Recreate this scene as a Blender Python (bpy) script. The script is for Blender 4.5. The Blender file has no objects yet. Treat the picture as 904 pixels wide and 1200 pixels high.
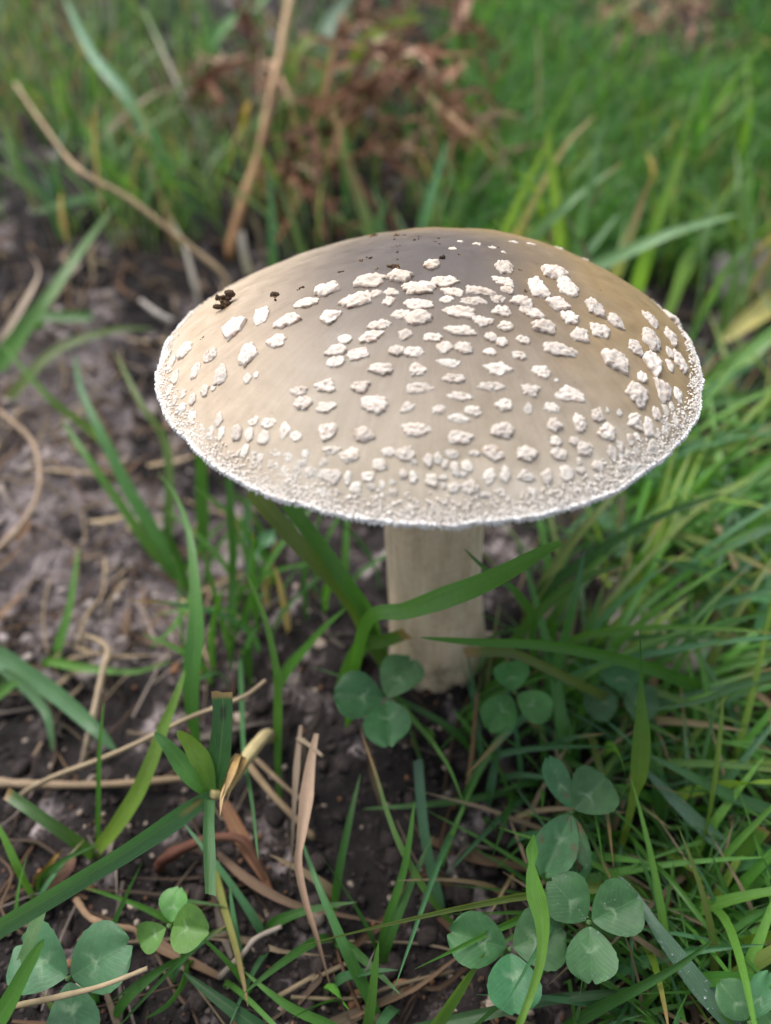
import bpy, bmesh, math, random
import numpy as np
from mathutils import Vector, Matrix
random.seed(7); RNG = np.random.default_rng(7)
scene = bpy.context.scene
COL = scene.collection

# ------------------------------------------------------------------ camera
PITCH = math.radians(40.0)
FPX = 950.0                                  # focal length in pixels of a 904 x 1200 frame
CAM = Vector((-0.0174, -0.1649, 0.2126))     # a phone held about 20 cm above the soil
cd = bpy.data.cameras.new('camera'); cam = bpy.data.objects.new('camera', cd); COL.objects.link(cam)
cam.location = CAM; cam.rotation_euler = (math.pi/2 - PITCH, 0, 0)
cd.sensor_fit = 'VERTICAL'; cd.lens = 5.4; cd.sensor_height = 5.4*1200/FPX; cd.sensor_width = cd.sensor_height*904/1200
cd.clip_start = 0.005; cd.clip_end = 100
cd.dof.use_dof = True; cd.dof.focus_distance = 0.168; cd.dof.aperture_fstop = 1.38; cd.dof.aperture_blades = 0
scene.camera = cam
# ------------------------------------------------------------------ sky and soft sun
SUN_EL, SUN_AZ = math.radians(66), math.radians(-55)   # azimuth from +y towards +x
w = bpy.data.worlds.new('World'); scene.world = w; w.use_nodes = True
nt = w.node_tree; bg = nt.nodes['Background']
sky = nt.nodes.new('ShaderNodeTexSky'); sky.sky_type = 'NISHITA'; sky.sun_disc = False
sky.sun_elevation = SUN_EL; sky.sun_rotation = SUN_AZ; sky.dust_density = 4.0; sky.air_density = 1.0
hs = nt.nodes.new('ShaderNodeHueSaturation'); hs.inputs['Saturation'].default_value = 0.50
nt.links.new(sky.outputs[0], hs.inputs['Color']); nt.links.new(hs.outputs[0], bg.inputs['Color'])
bg.inputs['Strength'].default_value = 0.10
sl = bpy.data.lights.new('sun', 'SUN'); sl.energy = 1.5; sl.angle = math.radians(35); sl.color = (1, .98, .95)
so = bpy.data.objects.new('sun', sl); COL.objects.link(so)
sd = Vector((math.sin(SUN_AZ)*math.cos(SUN_EL), math.cos(SUN_AZ)*math.cos(SUN_EL), math.sin(SUN_EL)))
so.rotation_euler = sd.to_track_quat('Z', 'Y').to_euler(); so.location = (0, 0, 2)
vs = scene.view_settings; vs.view_transform = 'Standard'; vs.look = 'None'; vs.gamma = 1; vs.use_curve_mapping = False
vs.exposure = 1.28

# ------------------------------------------------------------------ helpers
def _hash(ix, iy, iz, seed):
    n = (ix*374761393 + iy*668265263 + iz*2147483647 + seed*1274126177) & 0xffffffff
    n = ((n ^ (n >> 13))*1274126177) & 0xffffffff
    return ((n ^ (n >> 16)) & 0xffff)/65535.0
def vnoise(P, seed=0):                       # value noise in [-1, 1] for an (n,3) array
    P = np.asarray(P, float); I = np.floor(P).astype(np.int64); f = P-I; u = f*f*(3-2*f)
    r = 0
    for dx in (0, 1):
        for dy in (0, 1):
            for dz in (0, 1):
                wgt = (u[:, 0] if dx else 1-u[:, 0])*(u[:, 1] if dy else 1-u[:, 1])*(u[:, 2] if dz else 1-u[:, 2])
                r = r + wgt*_hash(I[:, 0]+dx, I[:, 1]+dy, I[:, 2]+dz, seed)
    return r*2-1
def fbm(P, octv=4, seed=0):
    r = 0; a = 1; t = 0
    for o in range(octv):
        r = r+a*vnoise(np.asarray(P)*2**o+17.3*o, seed+o); t += a; a *= .5
    return r/t
def gm(x, y):                                # smooth lie of the ground: level here, a bank behind
    s = 0.035
    k = (y-0.10)/s
    bank = 0.26*s*np.log1p(np.exp(np.minimum(k, 40)))+np.where(k > 40, 0.26*s*(k-40), 0)
    bank = np.where(bank > 1.2, 1.2+(bank-1.2)*.1, bank)
    mound = 0.055*np.exp(-((x-.27)**2/.03+(y-.52)**2/.025)) + 0.018*np.exp(-((x+.2)**2/.006+(y-.2)**2/.02))
    mound = mound+0.017*np.exp(-np.minimum(700, (x*x+y*y)/.0030))
    low = 0.0025*np.sin(31*x+1.3)*np.sin(27*y+.4)+0.0015*np.sin(67*x-40*y)
    low = low*np.clip((x*x+y*y)/.002, 0, 1)
    return bank+mound+low
def gmf(x, y):                               # the same for one point
    s = 0.035; k = (y-0.10)/s
    b = 0.26*s*math.log1p(math.exp(min(k, 40)))+(0.26*s*(k-40) if k > 40 else 0)
    if b > 1.2: b = 1.2+(b-1.2)*.1
    b += 0.055*math.exp(-min(700, (x-.27)**2/.03+(y-.52)**2/.025))+0.018*math.exp(-min(700, (x+.2)**2/.006+(y-.2)**2/.02))
    b += 0.017*math.exp(-min(700, (x*x+y*y)/.0030))
    return b+(0.0025*math.sin(31*x+1.3)*math.sin(27*y+.4)+0.0015*math.sin(67*x-40*y))*min(1, (x*x+y*y)/.002)
RGT = Vector((1, 0, 0)); FWD = Vector((0, math.cos(PITCH), -math.sin(PITCH))); UPV = Vector((0, math.sin(PITCH), math.cos(PITCH)))
def ray(px, py): return RGT*((px-452)/FPX)+UPV*((600-py)/FPX)+FWD
def pt(px, py, h):                           # where the line of sight passes h mm above the soil
    d = ray(px, py); h = h/1000; a = 0.03; b = a
    cx, cy, cz = CAM; dx, dy, dz = d
    f = lambda t: cz+dz*t-gmf(cx+dx*t, cy+dy*t)-h
    while f(b) > 0 and b < 3: a = b; b += .01
    for _ in range(22):
        m = (a+b)/2
        if f(m) > 0: a = m
        else: b = m
    return CAM+d*b
def depth(P): return (P-CAM).dot(FWD)
def proj(x, y, z):
    X = x-CAM.x; Y = y-CAM.y; Z = z-CAM.z
    d = Y*FWD.y+Z*FWD.z; v = Y*UPV.y+Z*UPV.z
    return 452+FPX*X/d, 600-FPX*v/d, d

class MB:                                    # collects vertices, faces, uv and colour of ONE mesh
    def __init__(s): s.v = []; s.f = []; s.uv = []; s.c = []; s.n = 0
    def add(s, v, f, uv=None, c=None):
        v = np.asarray(v, float).reshape(-1, 3); k = len(v)
        s.v.append(v); f = np.asarray(f, int); s.f.append(f+s.n)
        s.uv.append(np.zeros((k, 2)) if uv is None else np.asarray(uv, float))
        c = (1, 1, 1) if c is None else c
        c = np.asarray(c, float); s.c.append(np.tile(c, (k, 1)) if c.ndim == 1 else c); s.n += k
    def mesh(s, name, smooth=True):
        V = np.concatenate(s.v); me = bpy.data.meshes.new(name)
        quads = [f for f in s.f if f.shape[1] == 4]; tris = [f for f in s.f if f.shape[1] == 3]
        loops = np.concatenate([q.ravel() for q in quads]+[t.ravel() for t in tris])
        tot = np.concatenate([np.full(sum(len(q) for q in quads), 4), np.full(sum(len(t) for t in tris), 3)]).astype(np.int32)
        me.vertices.add(len(V)); me.vertices.foreach_set('co', V.ravel().astype(np.float32))
        me.loops.add(len(loops)); me.loops.foreach_set('vertex_index', loops.astype(np.int32))
        me.polygons.add(len(tot)); st = np.concatenate([[0], np.cumsum(tot)[:-1]]).astype(np.int32)
        me.polygons.foreach_set('loop_start', st)
        if smooth: me.polygons.foreach_set('use_smooth', np.ones(len(tot), bool))
        me.update(calc_edges=True)
        uvl = me.uv_layers.new(name='UVMap'); uvl.data.foreach_set('uv', np.concatenate(s.uv)[loops].ravel().astype(np.float32))
        ca = me.color_attributes.new('tint', 'FLOAT_COLOR', 'POINT')
        C = np.concatenate(s.c); C4 = np.ones((len(C), 4)); C4[:, :3] = C
        ca.data.foreach_set('color', C4.ravel().astype(np.float32))
        me.validate()
        return me
    def build(s, name, mat, parent=None, smooth=True):
        o = bpy.data.objects.new(name, s.mesh(name, smooth)); COL.objects.link(o)
        if mat: o.data.materials.append(mat)
        if parent: o.parent = parent
        return o
def tag(o, label=None, cat=None, group=None, kind=None):
    if label: o['label'] = label
    if cat: o['category'] = cat
    if group: o['group'] = group
    if kind: o['kind'] = kind
    return o
def thing(name, loc, label, cat, group=None):
    o = bpy.data.objects.new(name, None); COL.objects.link(o); o.location = loc; o.empty_display_size = .01
    return tag(o, label, cat, group)
def child(mb, name, mat, root, **k):         # mb holds world positions; the part hangs on its thing
    L = np.array(root.location); mb.v = [v-L for v in mb.v]
    return mb.build(name, mat, root, **k)
def catmull(P, per=7):
    P = [np.array(p, float) for p in P]
    if len(P) == 2: P = [P[0], (P[0]+P[1])/2, P[1]]
    Q = [2*P[0]-P[1]]+P+[2*P[-1]-P[-2]]; out = []
    for i in range(1, len(Q)-2):
        for k in range(per):
            t = k/per; a, b, c, d = Q[i-1:i+3]
            out.append(.5*(2*b+(c-a)*t+(2*a-5*b+4*c-d)*t*t+(3*b-a-3*c+d)*t**3))
    out.append(P[-1]); return np.array(out)
def nrm(v): return v/np.maximum(1e-12, np.linalg.norm(v, axis=-1, keepdims=True))
def tangents(S): return nrm(np.gradient(S, axis=0))
def jag(n, amp): return RNG.uniform(-amp, amp, n)
def ribbon(mb, S, width, hint, fold=.25, twist=0., tip='point', base=.6, c0=(.06, .16, .03), c1=None, across=4, wob=.05, peak=.35, brown=0, spots=()):
    n = len(S); T = tangents(S); s = np.linspace(0, 1, n)
    hint = np.asarray(hint, float); side = nrm(np.cross(T, np.broadcast_to(hint, T.shape))); N = np.cross(side, T)
    if twist:
        a = twist*(s-.3); side, N = side*np.cos(a)[:, None]+N*np.sin(a)[:, None], N*np.cos(a)[:, None]-side*np.sin(a)[:, None]
    if callable(width): wd = width(s)
    else:
        up = base+(1-base)*np.clip(s/peak, 0, 1)**.8
        if tip == 'point': dn = np.clip((1-s)/(1-peak), 0, 1)**.5
        elif tip == 'dry': dn = np.clip((1-s)/(1-peak), 0, 1)**.9
        else: dn = 1-.12*np.clip((s-peak)/(1-peak), 0, 1)
        wd = width*up*np.minimum(dn, 1)*(1+wob*np.sin(s*9+RNG.uniform(0, 6)))
        wd = np.maximum(wd, width*.03)
    U = np.linspace(-1, 1, across+1); m = across+1
    lat = U[None, :]*wd[:, None]/2*math.cos(fold)
    if tip == 'cut': lat = lat
    hgt = np.abs(U)[None, :]**1.3*wd[:, None]/2*math.sin(fold)
    V = S[:, None, :]+side[:, None, :]*lat[..., None]+N[:, None, :]*hgt[..., None]
    if tip == 'cut': V[-1] += T[-1]*jag(m, width*.12)[:, None]
    idx = np.arange(n*m).reshape(n, m)
    Fq = np.stack([idx[:-1, :-1], idx[:-1, 1:], idx[1:, 1:], idx[1:, :-1]], -1).reshape(-1, 4)
    uv = np.stack(np.broadcast_arrays((U[None, :]+1)/2, s[:, None]), -1).reshape(-1, 2)
    c0 = np.array(c0); c1 = c0 if c1 is None else np.array(c1)
    C = c0+(c1-c0)*s[:, None, None]+np.zeros((n, m, 1))
    if brown: 
        k = np.clip((s-(1-brown))/brown*1.6+jag(n, .15), 0, 1)[:, None, None]; C = C*(1-k)+np.array((.26, .17, .075))*k
    for (sv, su, rv, ru, col) in spots:
        dd = ((s[:, None]-sv)/rv)**2+((U[None, :]-su)/ru)**2; k = np.clip(1.4-dd, 0, 1)[..., None]; C = C*(1-k)+np.array(col)*k
    mb.add(V.reshape(-1, 3), Fq, uv, C.reshape(-1, 3))
def tube(mb, S, r, sides=7, c=(.4, .3, .18), rough=.06, c1=None):
    n = len(S); T = tangents(S); s = np.linspace(0, 1, n)
    ref = np.array((.3, .5, .81)); A = nrm(np.cross(T, ref)); B = np.cross(T, A)
    rr = (r(s) if callable(r) else np.full(n, r))*(1+jag(n, rough))
    a = np.linspace(0, 2*np.pi, sides, endpoint=False)
    V = S[:, None, :]+(A[:, None, :]*np.cos(a)[None, :, None]+B[:, None, :]*np.sin(a)[None, :, None])*(rr[:, None]*(1+.16*np.cos(3*a+1)[None, :]))[:, :, None]
    idx = np.arange(n*sides).reshape(n, sides); j = np.roll(idx, -1, 1)
    Fq = np.stack([idx[:-1], j[:-1], j[1:], idx[1:]], -1).reshape(-1, 4)
    uv = np.stack(np.broadcast_arrays(a[None, :]/6.283, s[:, None]), -1).reshape(-1, 2)
    c = np.array(c); c1 = c if c1 is None else np.array(c1)
    C = (c+(c1-c)*s[:, None, None]+np.zeros((n, sides, 1)))*(1+jag(n, .12))[:, None, None]
    V = V.reshape(-1, 3); k = len(V)
    V = np.vstack([V, S[0]-T[0]*rr[0]*.2, S[-1]+T[-1]*rr[-1]*.1]); uv = np.vstack([uv, (0, 0), (0, 1)]); C = np.vstack([C.reshape(-1, 3), c*.7, c1*.6])
    f0 = np.stack([idx[0], np.full(sides, k), j[0]], -1); f1 = np.stack([idx[-1], j[-1], np.full(sides, k+1)], -1)
    base = mb.n; mb.add(V, Fq, uv, C); mb.f.append(np.vstack([f0, f1])+base)
_ico = {}
def ico(sub):
    if sub not in _ico:
        bm = bmesh.new(); bmesh.ops.create_icosphere(bm, subdivisions=sub, radius=1)
        _ico[sub] = (np.array([v.co[:] for v in bm.verts]), np.array([[v.index for v in f.verts] for f in bm.faces])); bm.free()
    return _ico[sub]

# ------------------------------------------------------------------ materials
def mat(name):
    m = bpy.data.materials.new(name); m.use_nodes = True; t = m.node_tree
    return m, t, t.nodes['Principled BSDF'], t.nodes['Material Output']
def N(t, typ, **k):
    n = t.nodes.new(typ)
    for a, b in k.items():
        if a.startswith('_'): setattr(n, a[1:], b)
        else: n.inputs[a.replace('__', ' ')].default_value = b
    return n
def L(t, a, b): t.links.new(a, b)
def ramp(t, fac, stops):
    r = t.nodes.new('ShaderNodeValToRGB'); e = r.color_ramp.elements
    while len(e) < len(stops): e.new(.5)
    for i, (p, c) in enumerate(stops): e[i].position = p; e[i].color = (*c, 1) if len(c) == 3 else c
    L(t, fac, r.inputs[0]); return r.outputs[0]
def mixc(t, fac, a, b, mode='MIX'):
    m = t.nodes.new('ShaderNodeMix'); m.data_type = 'RGBA'; m.blend_type = mode
    for s, v in ((m.inputs[0], fac), (m.inputs[6], a), (m.inputs[7], b)):
        if hasattr(v, 'is_linked'): L(t, v, s)
        else: s.default_value = v if isinstance(v, float) else (*v, 1)
    return m.outputs[2]
def mth(t, op, a, b=0., clamp=False):
    m = t.nodes.new('ShaderNodeMath'); m.operation = op; m.use_clamp = clamp
    for s, v in ((m.inputs[0], a), (m.inputs[1], b)):
        if hasattr(v, 'is_linked'): L(t, v, s)
        else: s.default_value = v
    return m.outputs[0]
def bump(t, h, bsdf, strength=.5, dist=.0005):
    b = N(t, 'ShaderNodeBump', Strength=strength, Distance=dist); L(t, h, b.inputs['Height']); L(t, b.outputs[0], bsdf.inputs['Normal'])
def coords(t): return t.nodes.new('ShaderNodeNewGeometry').outputs['Position']
def noise(t, vec, scale, detail=4, rough=.6):
    n = N(t, 'ShaderNodeTexNoise', Scale=scale, Detail=detail, Roughness=rough); L(t, vec, n.inputs['Vector']); return n.outputs[0]

def leaf_material(name, trans=.35, rough=.36, veins=9., spec=.5):
    m, t, b, out = mat(name)
    at = N(t, 'ShaderNodeAttribute', _attribute_name='tint')
    uv = N(t, 'ShaderNodeUVMap', _uv_map='UVMap'); sx = t.nodes.new('ShaderNodeSeparateXYZ'); L(t, uv.outputs[0], sx.inputs[0])
    wv = mth(t, 'SINE', mth(t, 'MULTIPLY', sx.outputs[0], veins*6.283))
    pos = coords(t)
    cmb = t.nodes.new('ShaderNodeCombineXYZ'); L(t, mth(t, 'MULTIPLY', sx.outputs[0], 30.), cmb.inputs[0]); L(t, mth(t, 'MULTIPLY', sx.outputs[1], 5.), cmb.inputs[1])
    nn = noise(t, pos, 900, 3); streak = noise(t, cmb.outputs[0], 1., 3)
    big = noise(t, pos, 70, 3)
    f = mth(t, 'ADD', mth(t, 'MULTIPLY', wv, .06), mth(t, 'ADD', mth(t, 'MULTIPLY', streak, .7), mth(t, 'MULTIPLY', nn, .25)))
    v = mth(t, 'ADD', f, mth(t, 'MULTIPLY', big, .45))
    br = ramp(t, mth(t, 'MULTIPLY', v, .75), [(.2, (.55, .55, .55)), (.75, (1.45, 1.4, 1.35))])
    col = mixc(t, 1., at.outputs['Color'], br, 'MULTIPLY')
    mid = mth(t, 'SUBTRACT', 1., mth(t, 'MULTIPLY', mth(t, 'ABSOLUTE', mth(t, 'SUBTRACT', sx.outputs[0], .5)), 22.), True)
    col = mixc(t, mth(t, 'MULTIPLY', mid, .35), col, (.17, .24, .09))
    L(t, col, b.inputs['Base Color']); b.inputs['Roughness'].default_value = rough; b.inputs['Specular IOR Level'].default_value = spec
    bump(t, wv, b, .35, .00012)
    tr = t.nodes.new('ShaderNodeBsdfTranslucent'); L(t, mixc(t, 1., col, (1.5, 1.6, .7), 'MULTIPLY'), tr.inputs['Color'])
    mx = N(t, 'ShaderNodeMixShader', Fac=trans); L(t, b.outputs[0], mx.inputs[1]); L(t, tr.outputs[0], mx.inputs[2]); L(t, mx.outputs[0], out.inputs['Surface'])
    return m
M = {}
M['grass'] = leaf_material('grass')
M['dry'] = leaf_material('dry_straw', trans=.12, rough=.7, veins=6., spec=.2)

def clover_material():
    m, t, b, out = mat('clover_leaf')
    at = N(t, 'ShaderNodeAttribute', _attribute_name='tint')
    uv = N(t, 'ShaderNodeUVMap', _uv_map='UVMap'); sx = t.nodes.new('ShaderNodeSeparateXYZ'); L(t, uv.outputs[0], sx.inputs[0])
    u = mth(t, 'ABSOLUTE', mth(t, 'SUBTRACT', sx.outputs[0], .5)); v = sx.outputs[1]
    pos = coords(t); nn = noise(t, pos, 500, 4); n2 = noise(t, pos, 120, 3)
    # side veins rise outward from the midrib
    vein = mth(t, 'SINE', mth(t, 'MULTIPLY', mth(t, 'ADD', mth(t, 'SUBTRACT', v, mth(t, 'MULTIPLY', u, .9)), mth(t, 'MULTIPLY', n2, .28)), 62.))
    veinm = mth(t, 'POWER', mth(t, 'ADD', mth(t, 'MULTIPLY', vein, .5), .5), 6.)
    col = mixc(t, 1., at.outputs['Color'], ramp(t, mth(t, 'ADD', mth(t, 'MULTIPLY', nn, .5), mth(t, 'MULTIPLY', n2, .5)), [(.3, (.7, .7, .72)), (.7, (1.3, 1.28, 1.25))]), 'MULTIPLY')
    # pale chevron of white clover
    ch = mth(t, 'ABSOLUTE', mth(t, 'SUBTRACT', mth(t, 'ADD', v, mth(t, 'MULTIPLY', u, .55)), mth(t, 'ADD', .43, mth(t, 'MULTIPLY', mth(t, 'SUBTRACT', nn, .5), .35))))
    chm = mth(t, 'SUBTRACT', 1., mth(t, 'MULTIPLY', ch, 13.), True)
    chm = mth(t, 'MULTIPLY', chm, mth(t, 'SUBTRACT', 1., mth(t, 'MULTIPLY', u, 4.2), True), True)
    chm = mth(t, 'MULTIPLY', chm, at.outputs['Alpha'])
    col = mixc(t, mth(t, 'MULTIPLY', chm, .6), col, (.26, .36, .22))
    mid = mth(t, 'SUBTRACT', 1., mth(t, 'MULTIPLY', u, 60.), True)
    col = mixc(t, mth(t, 'ADD', mth(t, 'MULTIPLY', mid, .3), mth(t, 'MULTIPLY', veinm, .06)), col, (.14, .24, .10))
    L(t, col, b.inputs['Base Color']); b.inputs['Roughness'].default_value = .5; b.inputs['Specular IOR Level'].default_value = .35
    bump(t, mth(t, 'ADD', mth(t, 'MULTIPLY', veinm, -.35), nn), b, .3, .0002)
    tr = t.nodes.new('ShaderNodeBsdfTranslucent'); L(t, mixc(t, 1., col, (1.3, 1.5, .7), 'MULTIPLY'), tr.inputs['Color'])
    mx = N(t, 'ShaderNodeMixShader', Fac=.22); L(t, b.outputs[0], mx.inputs[1]); L(t, tr.outputs[0], mx.inputs[2]); L(t, mx.outputs[0], out.inputs['Surface'])
    return m
M['clover'] = clover_material()

def soil_material():
    m, t, b, out = mat('soil'); pos = coords(t)
    n1 = noise(t, pos, 55, 5, .65); n2 = noise(t, pos, 350, 5, .7); n3 = noise(t, pos, 1500, 3)
    f = mth(t, 'ADD', mth(t, 'MULTIPLY', n1, .6), mth(t, 'ADD', mth(t, 'MULTIPLY', n2, .3), mth(t, 'MULTIPLY', n3, .12)))
    dark = ramp(t, f, [(.36, (.004, .003, .003)), (.5, (.0125, .0095, .0095)), (.62, (.036, .027, .0255)), (.8, (.11, .085, .075))])
    pale = ramp(t, f, [(.38, (.018, .014, .014)), (.48, (.07, .056, .056)), (.57, (.215, .18, .177)), (.70, (.37, .32, .31))])
    sx = t.nodes.new('ShaderNodeSeparateXYZ'); L(t, pos, sx.inputs[0])
    msk = None
    for (cx, cy, rx, ry) in SAND:
        dx = mth(t, 'DIVIDE', mth(t, 'SUBTRACT', sx.outputs[0], cx), rx); dy = mth(t, 'DIVIDE', mth(t, 'SUBTRACT', sx.outputs[1], cy), ry)
        k = mth(t, 'SUBTRACT', 1.15, mth(t, 'SQRT', mth(t, 'ADD', mth(t, 'MULTIPLY', dx, dx), mth(t, 'MULTIPLY', dy, dy))), True)
        msk = k if msk is None else mth(t, 'MAXIMUM', msk, k)
    msk = mth(t, 'MULTIPLY', mth(t, 'SUBTRACT', mth(t, 'ADD', msk, mth(t, 'MULTIPLY', n1, 2.6)), 1.42), 3.0, True)
    col = mixc(t, msk, dark, pale)
    L(t, col, b.inputs['Base Color']); b.inputs['Roughness'].default_value = .85; b.inputs['Specular IOR Level'].default_value = .25
    bump(t, mth(t, 'ADD', n2, mth(t, 'MULTIPLY', n3, .4)), b, .9, .0012)
    return m
a_, b_ = pt(115, 650, 0), pt(780, 720, 0); c_ = pt(70, 470, 0)
SAND = [(a_.x, a_.y, .058, .055), (b_.x+.015, b_.y, .035, .03), (c_.x-.01, c_.y, .05, .07)]
M['soil'] = soil_material()

def tint_material(name, rough=.8, nscale=900, amp=.5, spec=.25, sss=0., bstr=.5, bdist=.0004):
    m, t, b, out = mat(name); pos = coords(t)
    at = N(t, 'ShaderNodeAttribute', _attribute_name='tint'); n = noise(t, pos, nscale, 5, .65)
    col = mixc(t, 1., at.outputs['Color'], ramp(t, n, [(.25, (1-amp,)*3), (.75, (1+amp,)*3)]), 'MULTIPLY')
    L(t, col, b.inputs['Base Color']); b.inputs['Roughness'].default_value = rough; b.inputs['Specular IOR Level'].default_value = spec
    if sss: b.inputs['Subsurface Weight'].default_value = sss; b.inputs['Subsurface Radius'].default_value = (.0015, .001, .0007); b.inputs['Subsurface Scale'].default_value = 1.
    bump(t, n, b, bstr, bdist); return m
M['crumb'] = tint_material('soil_crumb', .9, 1400, .6)
M['stone'] = tint_material('stone', .75, 260, .45)
M['wart'] = tint_material('wart', .8, 2600, .12, .2, .5, .6, .00016)
M['crust'] = tint_material('crust', .9, 2600, .08, .1)
M['dead'] = tint_material('dead_fern', .8, 500, .45)

def cap_material():
    m, t, b, out = mat('cap_skin')
    tc = t.nodes.new('ShaderNodeTexCoord'); P = tc.outputs['Object']
    sx = t.nodes.new('ShaderNodeSeparateXYZ'); L(t, P, sx.inputs[0]); x, y = sx.outputs[0], sx.outputs[1]
    r = mth(t, 'SQRT', mth(t, 'ADD', mth(t, 'MULTIPLY', x, x), mth(t, 'MULTIPLY', y, y))); rn = mth(t, 'DIVIDE', r, .06)
    inv = mth(t, 'DIVIDE', 1., mth(t, 'MAXIMUM', r, .0005))
    cb = t.nodes.new('ShaderNodeCombineXYZ'); L(t, mth(t, 'MULTIPLY', x, mth(t, 'MULTIPLY', inv, 45.)), cb.inputs[0]); L(t, mth(t, 'MULTIPLY', y, mth(t, 'MULTIPLY', inv, 45.)), cb.inputs[1]); L(t, mth(t, 'MULTIPLY', rn, 5.), cb.inputs[2])
    fib = noise(t, cb.outputs[0], 1., 5, .6); blot = noise(t, P, 45, 4, .55); fine = noise(t, P, 1800, 3)
    rr = mth(t, 'ADD', rn, mth(t, 'MULTIPLY', mth(t, 'SUBTRACT', blot, .5), .22))
    base = ramp(t, rr, [(.0, (.072, .059, .055)), (.24, (.096, .077, .065)), (.45, (.146, .116, .089)), (.70, (.25, .205, .155)), (.88, (.33, .278, .212)), (1., (.47, .42, .355))])
    # ochre side (right and rear) is skin colour; pale left also paints a highlight
    oc = mth(t, 'ADD', mth(t, 'MULTIPLY', x, 14.), mth(t, 'ADD', mth(t, 'MULTIPLY', y, 9.), mth(t, 'MULTIPLY', mth(t, 'SUBTRACT', blot, .5), 1.1)))
    oc = mth(t, 'MULTIPLY', mth(t, 'SUBTRACT', oc, .02), 1.9, True); oc = mth(t, 'MULTIPLY', oc, mth(t, 'MULTIPLY', mth(t, 'SUBTRACT', rn, .14), 3.4, True))
    col = mixc(t, mth(t, 'MULTIPLY', oc, .85), base, (.225, .15, .058))
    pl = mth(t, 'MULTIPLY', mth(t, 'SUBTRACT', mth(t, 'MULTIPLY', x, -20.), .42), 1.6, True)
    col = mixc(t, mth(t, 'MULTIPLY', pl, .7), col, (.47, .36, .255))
    col = mixc(t, 1., col, ramp(t, mth(t, 'ADD', mth(t, 'MULTIPLY', fib, .75), mth(t, 'MULTIPLY', fine, .25)), [(.3, (.91, .90, .89)), (.7, (1.09, 1.09, 1.10))]), 'MULTIPLY')
    mot = noise(t, P, 210, 5, .65); spk = noise(t, P, 700, 2, .5)
    col = mixc(t, 1., col, ramp(t, mot, [(.3, (.86, .84, .80)), (.68, (1.10, 1.10, 1.10))]), 'MULTIPLY')
    col = mixc(t, mth(t, 'MULTIPLY', mth(t, 'SUBTRACT', spk, .70), 6., True), col, (.10, .075, .055))
    L(t, col, b.inputs['Base Color']); L(t, ramp(t, mot, [(.35, (.44,)*3), (.65, (.66,)*3)]), b.inputs['Roughness'])
    b.inputs['Specular IOR Level'].default_value = .38
    b.inputs['Subsurface Weight'].default_value = .25; b.inputs['Subsurface Radius'].default_value = (.003, .0018, .001); b.inputs['Subsurface Scale'].default_value = 1.
    bump(t, mth(t, 'ADD', fib, mth(t, 'ADD', mth(t, 'MULTIPLY', fine, .35), mth(t, 'MULTIPLY', noise(t, P, 260, 3), .8))), b, .22, .0005)
    return m
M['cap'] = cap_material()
def stem_material():
    m, t, b, out = mat('stem_flesh')
    tc = t.nodes.new('ShaderNodeTexCoord'); mp = N(t, 'ShaderNodeMapping'); mp.inputs['Scale'].default_value = (420, 420, 45); L(t, tc.outputs['Object'], mp.inputs[0])
    n = noise(t, mp.outputs[0], 1., 4); n2 = noise(t, tc.outputs['Object'], 500, 4)
    col = ramp(t, mth(t, 'ADD', mth(t, 'MULTIPLY', n, .6), mth(t, 'MULTIPLY', n2, .4)), [(.3, (.48, .35, .225)), (.5, (.64, .495, .335)), (.7, (.73, .60, .44))])
    sx = t.nodes.new('ShaderNodeSeparateXYZ'); L(t, tc.outputs['Object'], sx.inputs[0]); n3 = noise(t, tc.outputs['Object'], 160, 5, .7)
    dirt = mth(t, 'MULTIPLY', mth(t, 'SUBTRACT', mth(t, 'SUBTRACT', mth(t, 'MULTIPLY', n3, 1.7), mth(t, 'MULTIPLY', sx.outputs[2], 20.)), .28), 2.5, True)
    col = mixc(t, mth(t, 'MULTIPLY', dirt, .7), col, (.10, .07, .05)); col = mixc(t, mth(t, 'MULTIPLY', mth(t, 'SUBTRACT', n3, .56), 2.5, True), col, (.33, .22, .13))
    L(t, col, b.inputs['Base Color']); b.inputs['Roughness'].default_value = .7; b.inputs['Subsurface Weight'].default_value = .35
    b.inputs['Subsurface Radius'].default_value = (.004, .0025, .0015); b.inputs['Subsurface Scale'].default_value = 1.
    bump(t, mth(t, 'ADD', n, n2), b, .4, .0004); return m
M['stem'] = stem_material()
M['gill'] = tint_material('gill', .7, 600, .1, .2, .3)
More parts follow.
